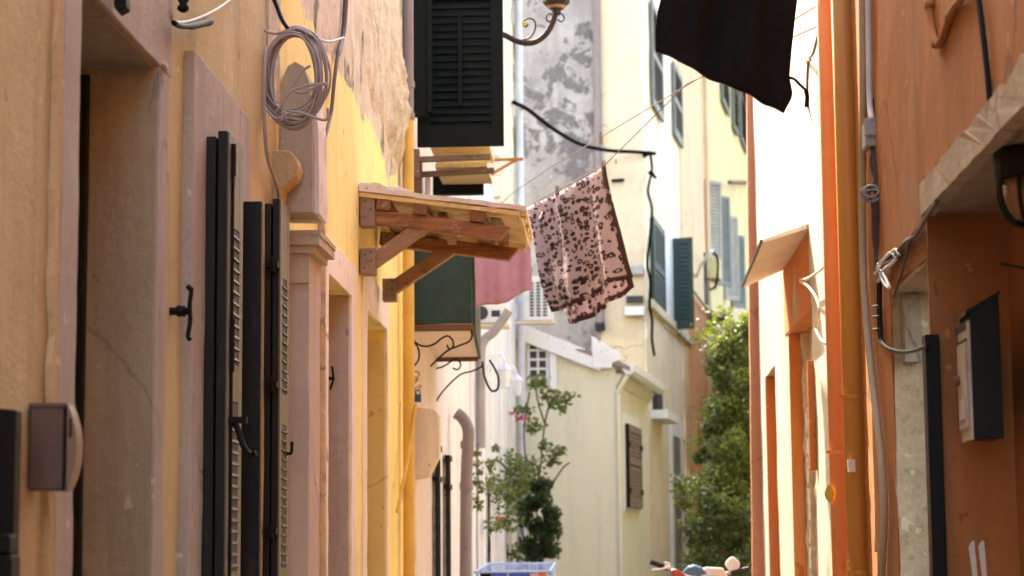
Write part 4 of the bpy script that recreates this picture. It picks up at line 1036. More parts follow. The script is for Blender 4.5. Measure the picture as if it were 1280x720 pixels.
# ------------------------------------------------------------------ letterboxes and porch lamp
lb = thing('letterbox', (1.06, 5.95, PY(1210,548,5.85).z), 'tall black letterbox with slanted lid and pale worn front on the right wall', 'letterbox', 'letterboxes')
yn, yf = 5.86, 6.03
f0, f1 = PY(1218,548,yn), PY(1209,400,yn); bk0, bk1 = PY(1255,545,yn), PY(1248,366,yn)
xf, xb_ = f0.x-.006, bk0.x
zb0 = f0.z; zft = PY(1209, 391, yn).z; zbt = bk1.z
def sidep(x0, x1, y): return [V((x0,y,zb0)), V((x1,y,zb0)), V((x1,y,zbt)), V((x0,y,zft))]
build('body', MB().prism(sidep(xf+.006, xb_, yn), (0,yf-yn,0)), M['post_black'], lb, bevel=.003)
build('lid', MB().prism([V((xf-.008,yn-.006,zft+.004)), V((xb_+.002,yn-.006,zbt+.006)), V((xb_+.002,yn-.006,zbt-.004)), V((xf-.008,yn-.006,zft-.008))], (0,yf-yn+.012,0)), M['post_black'], lb)
build('front', MB().box(xf-.002, xf+.006, yn+.001, yf-.001, zb0-.004, zft-.022), M['post_face'], lb, bevel=.002)
build('mount', MB().box(1.098, 1.135, yf-.002, 6.197, zb0+.06, zft-.06), M['post_black'], lb)
fd = build('door', MB().box(xf-.008, xf-.002, yn+.022, yf-.012, zb0+.03, zft-.08), M['post_face'], lb, bevel=.003)
build('lock', MB().lathe((xf-.008, yf-.04, (zb0+zft)/2-.005), [(.014,0),(.015,.012),(.010,.016)], 14, (-1,0,0)), M['rust'], fd)
build('name_plate', MB().box(xf-.014, xf-.008, yn+.03, yn+.12, zb0+.055, zb0+.115), M['post_face'], fd, bevel=.002)
sl = MB()
for k in range(6): sl.box(xf-.006, xf-.0025, yn+.025+.03*k, yn+.042+.03*k, zft-.045, zft-.024)
sl.box(xf-.006, xf-.0022, yn+.015, yf-.015, zft-.076, zft-.070)
build('slot', sl, M['dark_slot'], lb)
lp = thing('porch_lamp', (1.07, 5.2, 2.0), 'black caged bulkhead lamp under the concrete porch lintel', 'lamp')
c = PY(1268, 206, 5.2)
build('base', MB().lathe((c.x+.03, 5.2, c.z+.0), [(.075,-.038),(.082,-.03),(.082,.03),(.05,.038),(.05,.07)], 20), M['black_plastic'], lp)
gl = build('glass_bowl', MB().lathe((c.x+.03, 5.2, c.z-.04), [(.012,-.105),(.04,-.095),(.058,-.06),(.064,0)], 16), M['amber_glass'], lp, smooth=True)
cg = MB()
for k in range(4):
    a_ = k*math.pi/4+.3; dx, dy = math.cos(a_)*.073, math.sin(a_)*.073
    cg.tube(curve([(c.x+.03+dx,5.2+dy,c.z-.035),(c.x+.03+dx*.98,5.2+dy*.98,c.z-.09),(c.x+.03+dx*.6,5.2+dy*.6,c.z-.142),(c.x+.03,5.2,c.z-.156),(c.x+.03-dx*.6,5.2-dy*.6,c.z-.142),(c.x+.03-dx*.98,5.2-dy*.98,c.z-.09),(c.x+.03-dx,5.2-dy,c.z-.035)]), .0055, 6)
build('cage', cg, M['black_iron'], lp, smooth=True)
# letterbox and black post on the left
lb2 = thing('letterbox', (XL+.05, 4.7, 1.33), 'brown metal letterbox with a curved front by the left doorway', 'letterbox', 'letterboxes')
t0, t1 = PY(40, 506, 4.62), PY(80, 613, 4.62); fx = t1.x
z0, z1 = t1.z, t0.z
y0, y1 = 4.62, 4.64
prof = [(fx + .028*math.sin(math.pi*(.5+.5*abs(2*i/12-1))) * 0 + .022*(1-(2*i/12-1)**2), z0+(z1-z0)*i/12) for i in range(13)]
build('body', MB().box(XL+.002, fx, y0, y1+.05, z0, z1), M['brown_metal'], lb2, bevel=.006)
pr = [V((fx+.002, y0+.004, z0+.002))] + [V((x+.004, y0+.004, z)) for x, z in prof] + [V((fx+.002, y0+.004, z1-.004))]
build('front', MB().prism(pr, (0, y1+.04-y0, 0)), M['brown_metal_edge'], lb2, bevel=.002)
build('lid', MB().box(XL+.002, fx+.004, y0-.004, y1+.054, z1-.008, z1+.004), M['brown_metal'], lb2, bevel=.003)
build('edge_line', MB().prism([V((x+.0045 if False else fx+.0015, y0-.002, z)) for x, z in prof] + [V((fx-.004, y0-.002, z)) for x, z in prof[::-1]], (0,.006,0)), M['black_plastic'], lb2)
build('slot', MB().box(fx+.008, fx+.014, y0+.002, y0+.012, z1-.075, z1-.03), M['black_plastic'], lb2, bevel=.002)
bp0 = PY(-6, 512, 4.52); bp1 = PY(20, 512, 4.33)
o = build('cable_duct', MB().prism([V((XL+.001,4.33,.1)), V((XL+.001,4.33,bp1.z+.005)), V((PY(20,512,4.33).x,4.33,bp1.z)), V((PY(20,512,4.33).x-.004,4.33,.1))], (0,.05,0)), M['black_plastic'], bevel=.004)
tag(o, 'black plastic cable duct at the lower left edge of the wall', 'duct')
o = build('socket_box', MB().box(XL+.002, PY(14,700,4.25).x, 4.25, 4.32, .9, PY(8,694,4.25).z).box(XL+.002, PY(10,700,4.25).x, 4.26, 4.32, PY(8,692,4.25).z, PY(8,668,4.25).z), M['black_plastic'], bevel=.004)
tag(o, 'small black box at the bottom left beside the cable duct', 'box')
# iron fittings high on the near left wall
fx_ = MB().prism([PY(x,y,5.25) for x,y in ((141,-30),(142,8),(147,15),(158,9),(156,-30))], (0,.05,0))
o = build('lamp_foot', fx_, M['black_iron'], bevel=.003); tag(o, 'black iron foot of a wall lamp above the left doorway', 'lamp')
ins = thing('insulator', PX(229,0,XL), 'dark knob insulator with a pale cable loop and black grip high on the left wall', 'insulator')
c = PX(229, 4, XL+.03)
build('knob', MB().lathe(c, [(.008,-.028),(.018,-.02),(.018,-.01),(.011,-.004),(.019,.012),(.014,.03),(.010,.05)], 14), M['black_iron'], ins, smooth=True)
pts = [PX(x,y,XL+.04) for x,y in ((214,-10),(213,15),(218,27),(235,27),(255,20),(272,11),(288,-1),(294,-12))]
build('cable', MB().tube(curve(pts), .0055, 6), M['cable_cream'], ins, smooth=True)
pts = [PX(x,y,XL+.045) for x,y in ((217,28),(224,32),(236,33),(248,31),(258,28),(265,26))]
build('grip', MB().tube(curve(pts,4), [.008]+[.009]*8+[.012]*7+[.014]*3+[.011,.006], 10), M['black_iron'], ins, smooth=True)
pts = [PX(x,y,XL+.004) for x,y in ((100,80),(115,80),(150,80),(190,79),(196,77),(205,80),(203,85))]
o = build('cable', MB().tube(curve([PY(112,80.5,5.92), PY(150,80,5.915), PY(186,79.5,5.91), PY(196,78,5.9), PY(204,81,5.9), PY(207,86,5.95)]), .009, 6), M['cable_cream'], smooth=True)
tag(o, 'cream painted cable across the top of the left doorway', 'cable')
# grey cable coil
rq = random.Random(21); cm = MB(); cc = PY(367, 98, 7.75)
for k in range(14):
    rx, rz = rq.uniform(.085,.13), rq.uniform(.12,.186); ox, oz = rq.uniform(-.012,.014), rq.uniform(-.02,.012); tl = rq.uniform(-.25,.25); p1, p2 = rq.uniform(0,6), rq.uniform(0,6)
    zt = .165
    pts = []
    for i in range(41):
        t = 2*math.pi*i/40
        x = math.cos(t)*rx*(1+.05*math.sin(2*t+p1)); z = math.sin(t)*rz
        if z > 0: z = z/rz*(zt+.004*k)
        pts.append(cc + V((x*math.cos(tl)+ox, .022*math.sin(t+p1)+.003*k, z+oz*(1-math.sin(t))+x*math.sin(tl)*.35)))
    cm.tube(pts, .0046, 6, cap=False)
for pts in (((352,152),(358,120),(380,108),(408,104)), ((345,140),(356,125),(375,92),(388,82)), ((334,138),(346,148),(370,140),(406,150),(410,135)), ((362,110),(378,116),(400,106),(410,106))):
    cm.tube(curve([PY(x,y,7.70) for x,y in pts]), .0055, 6)
o = build('cable_coil', cm, M['cable_gray'], smooth=True); tag(o, 'coil of grey cable hung high on the left wall', 'cable coil')
wire('cable', [PY(x,y,Y) for x,y,Y in ((333,-25,7.9),(345,5,7.85),(353,25,7.8),(362,38,7.75))], .009, M['black_plastic'], 'thick black cable dropping onto the grey cable coil')
wire('cable', [PY(x,y,Y) for x,y,Y in ((314,-20,7.9),(320,12,7.85),(330,36,7.8),(345,42,7.75),(372,36,7.75),(392,46,7.8),(410,52,8.5),(430,47,9.8))], .006, M['cable_gray'], 'thin grey cable tied over the top of the cable coil')
wire('cable', [PX(x,y,XL+.03) for x,y in ((332,60),(330,110),(331,160),(334,195),(342,220),(348,240),(349,270))], .008, M['cable_gray'], 'grey cable running down from the coil past the stone console')
wire('cable', [PX(x,y,XL+.02) for x,y in ((433,-20),(431,20),(428,48),(422,70),(418,100),(414,140),(409,162),(405,180),(402,200))], [.014]*24+[.010]*17+[.009]*24, M['cable_brown'], 'dark brown cable running down the peeling yellow wall', sub=8)
wc = MB().tube([PX(401,184,XL+.02), PX(402,330,XL+.02), PX(402.5,500,XL+.02), PX(403,720,XL+.02), PX(403,850,XL+.02)], .018, 8)
o = build('conduit', wc, M['rubble']); tag(o, 'old plastered conduit down the corner of the first yellow doorway', 'conduit')
hk_ = MB().tube([PY(411,473,10.2), PY(417,473,10.2)], .008, 6).tube([PY(415,458,10.2),PY(417,473,10.2),PY(413,487,10.2)], .006, 6)
o = build('door_hook', hk_, M['black_iron']); tag(o, 'small black iron hook in the first yellow doorway', 'hook')
hk_ = MB().tube(curve([PY(352,600,8.05),PY(357,570,8.05),PY(364,566,8.05),PY(365,552,8.05)]), .006, 6)
o = build('wire_hook', hk_, M['black_iron']); tag(o, 'bent black wire hook on the far shutter by the pilaster', 'hook')

# ------------------------------------------------------------------ wooden canopy
wc = thing('wooden_canopy', (XL, 11.4, 2.6), 'rough wooden door canopy on beams and braces over the yellow doorway', 'canopy')
Yn, Yf = 10.93, 11.72
def zz(x, zt0=PX(450,238,XL).z, x1=PY(657,262,10.9).x, z1_=PY(657,262,10.9).z): return zt0 + (z1_-zt0)*(x-XL)/(x1-XL)
XO = PY(657,262,10.9).x; s_ = (zz(XO)-zz(XL))/(XO-XL)
sl = V((1,0,s_)).normalized(); up_ = V((-s_,0,1)).normalized()
def cb_(mb, x0, x1, y0, y1, d0, d1):                # box in the sloped canopy plane, d below the top
    c = V(((x0+x1)/2, (y0+y1)/2, zz((x0+x1)/2))) - up_*(d0+d1)/2
    return mb.obox(c, sl*(x1-x0)/2, (0,(y1-y0)/2,0), up_*(d1-d0)/2)
rq = random.Random(4)
yb_ = 10.86; 
while yb_ < 11.9:
    w = rq.uniform(.085,.12); e = XO + rq.uniform(-.03,.012)
    build('board', cb_(MB(), XL, e, yb_+.004, min(yb_+w-.006,11.93), .014+rq.uniform(0,.005), .040), M['pale_board'], wc, bevel=.003); yb_ += w
fs = MB()
for i in range(5): cb_(fs, XO-.03, XO-.008, 10.90+.2*i+.002, 10.90+.2*(i+1)-.002, .042, .062+rq.uniform(-.006,.004))
build('fascia', fs, M['pale_board'], wc, bevel=.003)
build('back_board', cb_(MB(), XL, XO-.031, 11.90, 11.925, .042, .085), M['pale_board'], wc, bevel=.003)
tp = MB(); cb_(tp, XL, XO+.008, 10.845, 11.95, -.012, .013)
build('top_felt', tp, M['felt'], wc, rough=.006, seg=.05, rs=9)
lump = MB(); 
for i in range(12): cb_(lump, XL+.02*i, XL+.02*i+.05, 10.85+rq.uniform(0,.05), 10.95+rq.uniform(0,.1), -.026-rq.uniform(0,.014), .0)
build('mortar_ridge', lump, M['felt'], wc, rough=.012, seg=.03, rs=14)
for x, ex in ((-1.16,.0),(-.965,0),(-.66,0)):
    build('purlin', cb_(MB(), x-.04+ex, x+.04+ex, 10.87, 11.88, .041, .098), M['purlin_wood'], wc, bevel=.006, rough=.003, seg=.06)
def beam(y, pend, mat='beam_wood'):
    e = PY(pend, 280, y).x
    m_ = MB(); d0, d1 = .099, .175
    a0 = V((XL+.04, y, zz(XL+.04))) - up_*d0; a1 = V((e, y, zz(e))) - up_*(d0); b1 = V((e-.05, y, zz(e-.05))) - up_*d1; b0 = V((XL+.04, y, zz(XL+.04))) - up_*d1
    m_.prism([a0-V((0,.04,0)), a1-V((0,.04,0)), b1-V((0,.04,0)), b0-V((0,.04,0))], (0,.08,0))
    return build('beam', m_, M[mat], wc, bevel=.006, rough=.003, seg=.06, rs=6)
beam(Yn, 642); beam(Yf, 652)
def brace(y, p0, p1):
    a, b = PY(*p0, y), PY(*p1, y)
    build('brace', MB().bar(a, b, .075, .07, (0,1,0)), M['brace_wood'], wc, bevel=.006, rough=.003, seg=.06, rs=6)
brace(Yn, (466,328), (541,275)); brace(Yf, (492,360), (568,309))
wedge = MB().bar(PY(553,272,11.05), PY(566,300,11.6), .05, .06)
build('cross_strut', wedge, M['brace_wood'], wc, bevel=.005)
wedge = MB().bar(PY(620,268,11.05), PY(630,302,11.65), .06, .05)
build('cross_strut', wedge, M['purlin_wood'], wc, bevel=.005)
for (y, x0, y0_, x1, y1_) in ((Yn-.045,450,240,469,283),(Yn-.045,450,310,469,343),(Yf-.045,478,348,495,376),(Yf-.045,478,290,492,312)):
    a, b = PY(x0, y1_, y), PY(x1, y0_, y)
    p_ = build('bracket_plate', MB().box(max(a.x,XL-.01), b.x, y-.006, y+.09, a.z, b.z), M['plate'], wc, bevel=.004)
    for u, v_ in ((.3,.25),(.7,.5),(.35,.75),(.72,.85)):
        build('bolt', MB().lathe((a.x+(b.x-a.x)*u, y-.006, a.z+(b.z-a.z)*v_), [(.006,0),(.004,.004)], 8, (0,-1,0)), M['rust'], p_)
o = wire('hanging_wire', [PY(x,y,11.3) for x,y in ((470,330),(482,326),(492,320),(500,314),(503,306))], .004, M['black_iron'], 'thin wire hanging below the near canopy brace', 'wire')

# ------------------------------------------------------------------ washing and lines
def hang(name, mat, P, Q, drop_l, drop_r, nu, nv, ripple, W, H, seed=0, skew=(0,0,0), belly=0, thick=.006, smooth=True):
    """cloth hung from P to Q with drops at each end; uv in metres, v measured from the lower hem"""
    P, Q, skew = V(P), V(Q), V(skew); nrm = (Q-P).cross(V((0,0,1))).normalized(); mb = MB(); uv = []
    for j in range(nv+1):
        for i in range(nu+1):
            u, v = i/nu, j/nv
            top = P.lerp(Q, u) - V((0,0,.015*math.sin(math.pi*u)))
            d = drop_l + (drop_r-drop_l)*u
            w = v**.7
            off = nrm*(ripple*w*math.sin(u*13+seed+2*v) + ripple*.6*w*math.sin(u*29+seed*2) + ripple*1.5*noise.noise(V((u*3+seed, v*2, 1)))*w + belly*math.sin(math.pi*v*.9))
            mb.v.append(top - V((0,0,d*v)) + skew*v + off + V((0,0,.012*v*math.sin(u*9+seed))))
            uv.append((u*W, (1-v)*H))
    for j in range(nv):
        for i in range(nu):
            a = j*(nu+1)+i; mb.f.append([a, a+1, a+nu+2, a+nu+1])
    return mb, uv
LA = V((-1.29, 18.4, 3.90)); 
Q1 = V((.0155, 13.49, PY(763,207,13.49).z)); Pt = V((-.59, 15.85, PY(663,259,15.85).z))
dQ = PY(787,345,13.49) - Q1; dP = PY(690,392,15.6) - Pt
mb, uv = hang('leopard_towel', None, Pt, Q1, -dP.z, -dQ.z+.0, 48, 32, .026, 1.76, .80, 1.3, skew=(0,0,0))
for idx in range(len(mb.v)):
    j, i = divmod(idx, 49); u, v = i/48, j/32
    mb.v[idx] += V((dP.x*(1-u)+dQ.x*u, (dP.y*(1-u)+dQ.y*u), 0))*v
lt = thing('leopard_towel', Pt, 'pink and brown leopard print towel hanging on the clothesline', 'towel', 'washing on the lines')
build('front_layer', mb, M['leopard'], lt, uv=uv, smooth=True, solid=.006)
mb2, uv2 = hang('x', None, Pt+V((.06,.05,0)), Q1+V((.0,.06,0)), -dP.z+.045, -dQ.z+.055, 40, 24, .02, 1.76, .84, 2.6)
for idx in range(len(mb2.v)):
    j, i = divmod(idx, 41); u, v = i/40, j/24
    mb2.v[idx] += V((dP.x*(1-u)*1.2+dQ.x*u, 0, -.10*math.sin(math.pi*min(1,u*1.0))*v*.5))*v
build('back_layer', mb2, M['leopard'], lt, uv=uv2, smooth=True, solid=.006)
RA = V((rp_.x, 10.15, PY(1041, 30, 10.15).z))
def line_pts(off):
    p = [LA, Pt, Q1, V((.49,11.75,PY(868,106,11.75).z)), RA]
    return [q + V((0, off[0], off[1])) for q in p]
o = build('clothesline', MB().tube(line_pts((0,.008)), .0036, 6), M['line']); tag(o, 'front clothesline carrying the leopard towel across the alley', 'clothesline', 'clotheslines')
l2 = [PY(x,y,Y) for x,y,Y in ((640,242,18.0),(653,233,17.4),(687,210,16.2),(750,172,14.4),(873,98,11.9))] 
o = build('clothesline', MB().tube([LA+V((0,.4,.16))]+l2+[RA+V((0,0,.12))], .0036, 6), M['line']); tag(o, 'rear empty clothesline rising behind the leopard towel', 'clothesline', 'clotheslines')
for (P_, lab) in ((PY(751,171,14.38),'clothes peg on the rear empty clothesline'),(Q1.lerp(Pt,.02)+V((0,0,.01)),'clothes peg at the high corner of the leopard towel'),(Pt.lerp(Q1,.42)+V((0,0,.01)),'clothes peg along the top edge of the leopard towel')):
    pg = MB().obox(P_+V((-.006,0,-.012)), (.005,0,.001), (0,.006,0), (0,0,.042)).obox(P_+V((.007,0,-.012)), (.005,0,-.001), (0,.006,0), (0,0,.042)).tube([P_+V((-.014,0,.004)),P_+V((.015,0,.004))], .004, 6)
    o = build('clothes_peg', pg, M['gray_wood']); tag(o, lab, 'clothes peg', 'clothes pegs')
o = build('pulley', MB().lathe(PY(769,200,13.4), [(.028,-.01),(.02,0),(.028,.01)], 12, (1,0,0)), M['white_metal']); tag(o, 'tiny white pulley where the line meets the towel corner', 'pulley')
# pink towel on a short line behind the wooden canopy
Yp = 13.3
a, b, c_, d_ = PY(592,292,Yp), PY(662,278,Yp), PY(665,363,Yp), PY(601,385,Yp)
mb, uv = hang('t', None, a, b, a.z-d_.z, b.z-c_.z, 36, 24, .012, .4, .5, .4, skew=(.012,0,0))
o = build('pink_towel', mb, M['pink_towel'], uv=uv, smooth=True, solid=.006); tag(o, 'plain dusty pink towel behind the wooden canopy', 'towel', 'washing on the lines')
o = build('clothesline', MB().tube([(XL, Yp, a.z+.02), a+V((0,0,.004)), b+V((0,0,.004)), (b.x+.06,Yp,b.z+.015)], .004, 6).tube([(b.x+.06,Yp,b.z+.015),(b.x+.06,Yp+.8,b.z+.2),(XL,Yp+2.6,b.z+.6)], .004, 6), M['line']); tag(o, 'short line holding the pink towel behind the canopy', 'clothesline', 'clotheslines')
# black garment
Yg = 9.3
out = [(836,-130),(834,-40),(828,-10),(822,14),(820,40),(820.5,58),(824,66),(850,80),(880,95),(915,113),(950,132),(978,142),(982,128),(992,125),(988,110),(986,98),(990,60),(994,20),(998,-20),(1003,-130)]
mb = MB(); nu, nv = 40, 44
def gx(py, side):
    L = ([(836,-130),(834,-40),(828,-10),(822,14),(820,40),(821,62)] if side == 0 else [(1003,-130),(998,-10),(994,20),(990,60),(987,96),(991,118),(988,126),(980,140)])
    if py <= L[0][1]: return L[0][0]
    for (xa,ya_),(xb2,yb2_) in zip(L, L[1:]):
        if py <= yb2_: return xa + (xb2-xa)*(py-ya_)/(yb2_-ya_)
    return L[-1][0]
for j in range(nv+1):
    for i in range(nu+1):
        u, v = i/nu, j/nv
        hem = 62 + (141-62)*u + 4*math.sin(math.pi*u)
        py = -130 + (hem+130)*v
        xl, xr = gx(py, 0), gx(py, 1)
        p = PY(xl + (xr-xl)*u, py, Yg)
        p += V((0, .022*math.sin(u*15+v*1.5)*(.3+.7*v) + .012*math.sin(u*31+1+v) + .06*noise.noise(V((u*3,v*3,2)))*v, 0))
        mb.v.append(p)
hem_pts = [mb.v[nv*(nu+1)+i].copy() for i in range(nu+1)]
for j in range(nv):
    for i in range(nu):
        a = j*(nu+1)+i; mb.f.append([a, a+1, a+nu+2, a+nu+1])
gt_ = thing('black_garment', PY(910,0,Yg), 'large black garment hanging overhead with a loose tie strap', 'garment', 'washing on the lines')
build('cloth', mb, M['black_cloth'], gt_, uv=[(0,0)]*len(mb.v), smooth=True, solid=.008)
sp = MB(); P_ = curve([PY(x,y,Yg-.02) for x,y in ((986,97),(993,99),(1000,106),(1007,113),(1009,122),(1008,134))], 6)
for k in range(len(P_)-1): sp.bar(P_[k], P_[k+1], .012 if k < 18 else .019, .003, (0,1,0))
build('strap', sp, M['black_cloth'], gt_)
hm_ = MB().tube(curve([PY(x,y,Yg-.012) for x,y in ((821,20),(819.5,40),(820.5,55),(824,66),(850,80.5),(880,95.5),(915,113.5),(950,132),(976,142))]), .0035, 6)
hm_ = MB().tube(hem_pts, .0042, 6)
build('hem', hm_, M['hem'], gt_, smooth=True)  # olive tube paints the backlit rim along the cloth's lower edge
zt_ = PY(920,-132,Yg).z
o = build('clothesline', MB().tube([(XL, Yg, zt_+.02), (0, Yg, zt_-.0), (WP, Yg, zt_+.02)], .005, 6), M['line']); tag(o, 'overhead clothesline carrying the black garment', 'clothesline', 'clotheslines')

# ------------------------------------------------------------------ street lamp
Ys = 14.9
sl_ = thing('street_lamp', (XL, Ys, 4.3), 'brown wrought iron street lamp on a curved wall arm', 'street lamp')
q = lambda L, r, n=8: MB().tube(curve([PY(x,y,Ys) for x,y in L], 8), r, n)
build('arm', q([(560,-6),(590,20),(615,38),(631,44),(645,51),(660,54),(672,51),(683,42),(690,30),(694,18),(695,10)], .022, 10), M['lamp_iron'], sl_, smooth=True)
build('scroll', q([(640,48),(652,50),(663,46),(669,36),(668,26),(661,23),(655,26),(654,31),(658,33),(660,30)], .007, 6), M['lamp_iron'], sl_, smooth=True)
build('curl', q([(690,24),(686,27),(683,24),(684,19),(688,17),(689,19)], .006, 6).add(*_mv(q([(697,24),(701,27),(705,24),(704,19),(700,17),(699,19)], .006, 6))), M['lamp_iron'], sl_, smooth=True)
build('gold_boss', MB().lathe(PY(656,29.5,Ys-.015), [(.005,-.01),(.018,-.004),(.018,.004),(.005,.01)], 12, (0,1,0)), M['yellow_tag'], sl_)
c = PY(695.5, 13, Ys)
lt_ = build('lantern', MB().lathe(c, [(.03,-.03),(.035,.0),(.085,.04),(.10,.06),(.12,.45),(.14,.46),(.05,.62),(.02,.70)], 8), M['lamp_iron'], sl_)
build('glass', MB().lathe(c, [(.06,.012),(.098,.065),(.122,.44)], 8), M['amber_glass'], lt_)
stx = MB()
for x0, x1 in ((684,692),(708,699)): stx.tube([PY(x0,2,Ys), PY(x1,14,Ys)], .007, 6)
build('strut', stx, M['lamp_iron'], sl_)
ob_ = thing('awning_arm', PY(636,204,17), 'thin orange awning arm beyond the wooden shelf', 'awning arm')
build('bar', MB().bar(PY(612,200,17), PY(654,199,17), .03, .022), M['rope'], ob_)
build('stay', MB().bar(PY(612,219,17), PY(645,200,17), .022, .022), M['rope'], ob_)

# ------------------------------------------------------------------ plants
def leaves(mb, c, r, n, size, rq, squash=(1,1,1), droop=.3, shell_=.5):
    for _ in range(n):
        d = V((rq.gauss(0,1), rq.gauss(0,1), rq.gauss(0,1))).normalized()
        k = shell_ + (1-shell_)*rq.random(); k *= rq.random()**.25
        p = V(c) + V((d.x*squash[0], d.y*squash[1], d.z*squash[2]))*r*k
        t = V((rq.gauss(0,1), rq.gauss(0,1), rq.gauss(0,.6)-droop)).normalized(); s = size*rq.uniform(.6,1.25)
        w = t.cross(V((rq.gauss(0,1), rq.gauss(0,1), rq.gauss(0,1)))).normalized()*s*.36; nn = t.cross(w).normalized()*s*.12
        mb.add([p, p+t*s*.45+w+nn, p+t*s, p+t*s*.45-w+nn], [(0,1,2),(0,2,3)])
def limb(mb, a, b, r0, r1, rq, n=6, wob=.06):
    a, b = V(a), V(b); pts = [a.lerp(b, i/n) + V((rq.gauss(0,wob), rq.gauss(0,wob), 0))*(0 if i in (0,) else 1) for i in range(n+1)]
    mb.tube(pts, [r0+(r1-r0)*i/n for i in range(n+1)], 7); return pts
rq = random.Random(31)
tr = thing('leafy_tree', (2.0, 23.6, 0), 'green leafy tree leaning over the street beyond the white wall', 'tree', 'plants in the street')
tk = MB(); limb(tk, (2.0,23.6,0), (1.85,23.4,1.6), .13, .09, rq); tips = []
for k in range(9):
    e = V((1.85+rq.uniform(-.8,.7), 23.4+rq.uniform(-.9,.9), rq.uniform(2.2,3.7))); limb(tk, (1.86,23.4,1.3+.05*k), e, .05, .012, rq, wob=.05); tips.append(e)
build('trunk', tk, M['bark'], tr, smooth=True)
ca, cb2 = MB(), MB()
edge = [(905,404),(930,388),(893,418),(882,440),(884,470),(872,498),(876,530),(888,560),(880,590),(870,612),(900,600),(925,440),(910,470),(930,520),(905,540),(920,580),(940,420),(895,640),(930,640),(950,470),(960,560),(868,560),(872,590),(878,620),(885,545),(890,500)]
for (x, y) in edge:
    for _ in range(2):
        c = PY(x+19+rq.uniform(-8,14), y+15+rq.uniform(-8,8), 23.6+rq.uniform(-.8,.9))
        leaves(ca, c, rq.uniform(.14,.27), 330, .056, rq, (1,1.1,.9), .35)
        leaves(cb2, c+V((-.02,-.05,.12)), rq.uniform(.14,.24), 120, .054, rq, (1,1.1,.7), .2)
for e in tips: leaves(ca, e, .42, 260, .08, rq)
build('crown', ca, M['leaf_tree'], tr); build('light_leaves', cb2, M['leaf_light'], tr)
sb_ = thing('dark_shrub', (1.0, 22, 0), 'low dark shrub at the foot of the leafy tree', 'shrub', 'plants in the street')
ca = MB(); cl_ = MB()
for _ in range(26):
    c = PY(rq.uniform(866,950), rq.uniform(612,720), 22.2+rq.uniform(-.4,.6)); leaves(ca, c, .2, 110, .07, rq); leaves(cl_, c+V((0,-.05,.08)), .2, 60, .07, rq)
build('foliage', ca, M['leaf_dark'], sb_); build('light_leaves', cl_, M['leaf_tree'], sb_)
tk = MB(); limb(tk, (1.2,22.2,0), (1.15,22.2,1.2), .04, .02, rq, wob=.02); limb(tk, (1.2,22.2,.2), (1.4,22.3,1.3), .03, .015, rq, wob=.02); build('stem', tk, M['bark'], sb_)
wb = thing('flowering_bush', (.75, 24.8, 0), 'small sunlit bush with pale blossoms left of the tree', 'shrub', 'plants in the street')
ca, cf = MB(), MB()
for _ in range(10):
    c = PY(rq.uniform(846,870), rq.uniform(598,650), 24.8+rq.uniform(-.3,.3)); leaves(ca, c, .12, 50, .06, rq); leaves(cf, c+V((0,0,.05)), .1, 8, .055, rq)
build('foliage', ca, M['leaf_light'], wb); build('blossom', cf, M['white_trim'], wb)
tk = MB(); limb(tk, (.75,24.8,0), (.85,24.8,1.5), .03, .015, rq, wob=.02); build('stem', tk, M['bark'], wb)
rq = random.Random(8)
bv = thing('climbing_vine', (-1.0, 27.6, 0), 'loose climbing vine with red flowers against the cream cottage', 'vine', 'plants in the street')
st_, ca, cf = MB(), MB(), MB()
stems = [[(668,790),(664,690),(660,610),(655,540),(662,490)],[(668,780),(671,640),(676,580),(681,530),(690,500),(705,495)],[(668,780),(650,640),(640,600),(622,575),(612,590)],[(681,530),(672,500),(668,470)],[(671,640),(700,590),(712,578)]]
for L in stems: st_.tube(curve([PY(x,y,min(27.6,1.2*2600/(760-x))+.15*math.sin(x)) for x,y in L], 6), .012, 6)
for (x,y,rx,n) in ((672,478,.16,110),(688,497,.17,110),(700,505,.13,70),(655,512,.12,60),(712,493,.09,40),(668,532,.16,90),(690,572,.14,80),(680,556,.10,50),(700,562,.10,50),(660,585,.2,170),(645,595,.22,230),(648,625,.22,230),(630,620,.24,200),(636,650,.2,130),(622,600,.18,100),(662,600,.18,120),(610,610,.14,50),(640,570,.14,60),(650,690,.2,120),(612,580,.1,50),(618,655,.13,70),(620,560,.07,30),(646,610,.2,140),(672,690,.14,60)):
    yv_ = min(27.6, 1.16*2600/max(1,760-x))
    leaves(ca, PY(x,y,yv_+rq.uniform(-.25,.15)), rx*yv_/27.6, int(n*.9), .075*yv_/27.6, rq, (1.1,1,1))
for (x,y,n) in ((662,521,9),(668,523,9),(650,517,7),(657,524,6),(625,648,6)):
    cf = MB(); leaves(cf, PY(x-10*(y<600),y,min(27.3,1.14*2600/(760-x))), .04, n*2, .045, rq); build('flower', cf, M['petal'], bv)
build('stem', st_, M['bark'], bv); build('foliage', ca, M['leaf_vine'], bv)
cn = thing('conical_bush', (-.85, 28.6, 0), 'dark clipped conical bush in front of the cream cottage', 'shrub', 'plants in the street')
ca = MB()
for k in range(34):
    y = rq.uniform(600, 695); w = 6 + 16*min(1, (y-590)/60); leaves(ca, PY(676+rq.uniform(-w,w), y, 26.6+rq.uniform(-.2,.2)), .12, 120, .055, rq)
build('foliage', ca, M['leaf_dark'], cn)
tk = MB(); p = PY(676,650,26.6); limb(tk, (p.x,26.6,0), (p.x,26.6,1.6), .05, .03, rq, wob=.01); build('stem', tk, M['bark'], cn)
hv = thing('hanging_vine', (-1.2, 20.6, 1.4), 'thin trailing plant hanging with coloured ornaments by the drainpipe', 'vine', 'plants in the street')
ca = MB()
for (x,y) in ((597,566),(597,578),(598,590),(597,602),(596,625),(599,632)): leaves(ca, PY(x,y,20.0), .045, 22, .05, rq)
build('foliage', ca, M['leaf_vine'], hv)
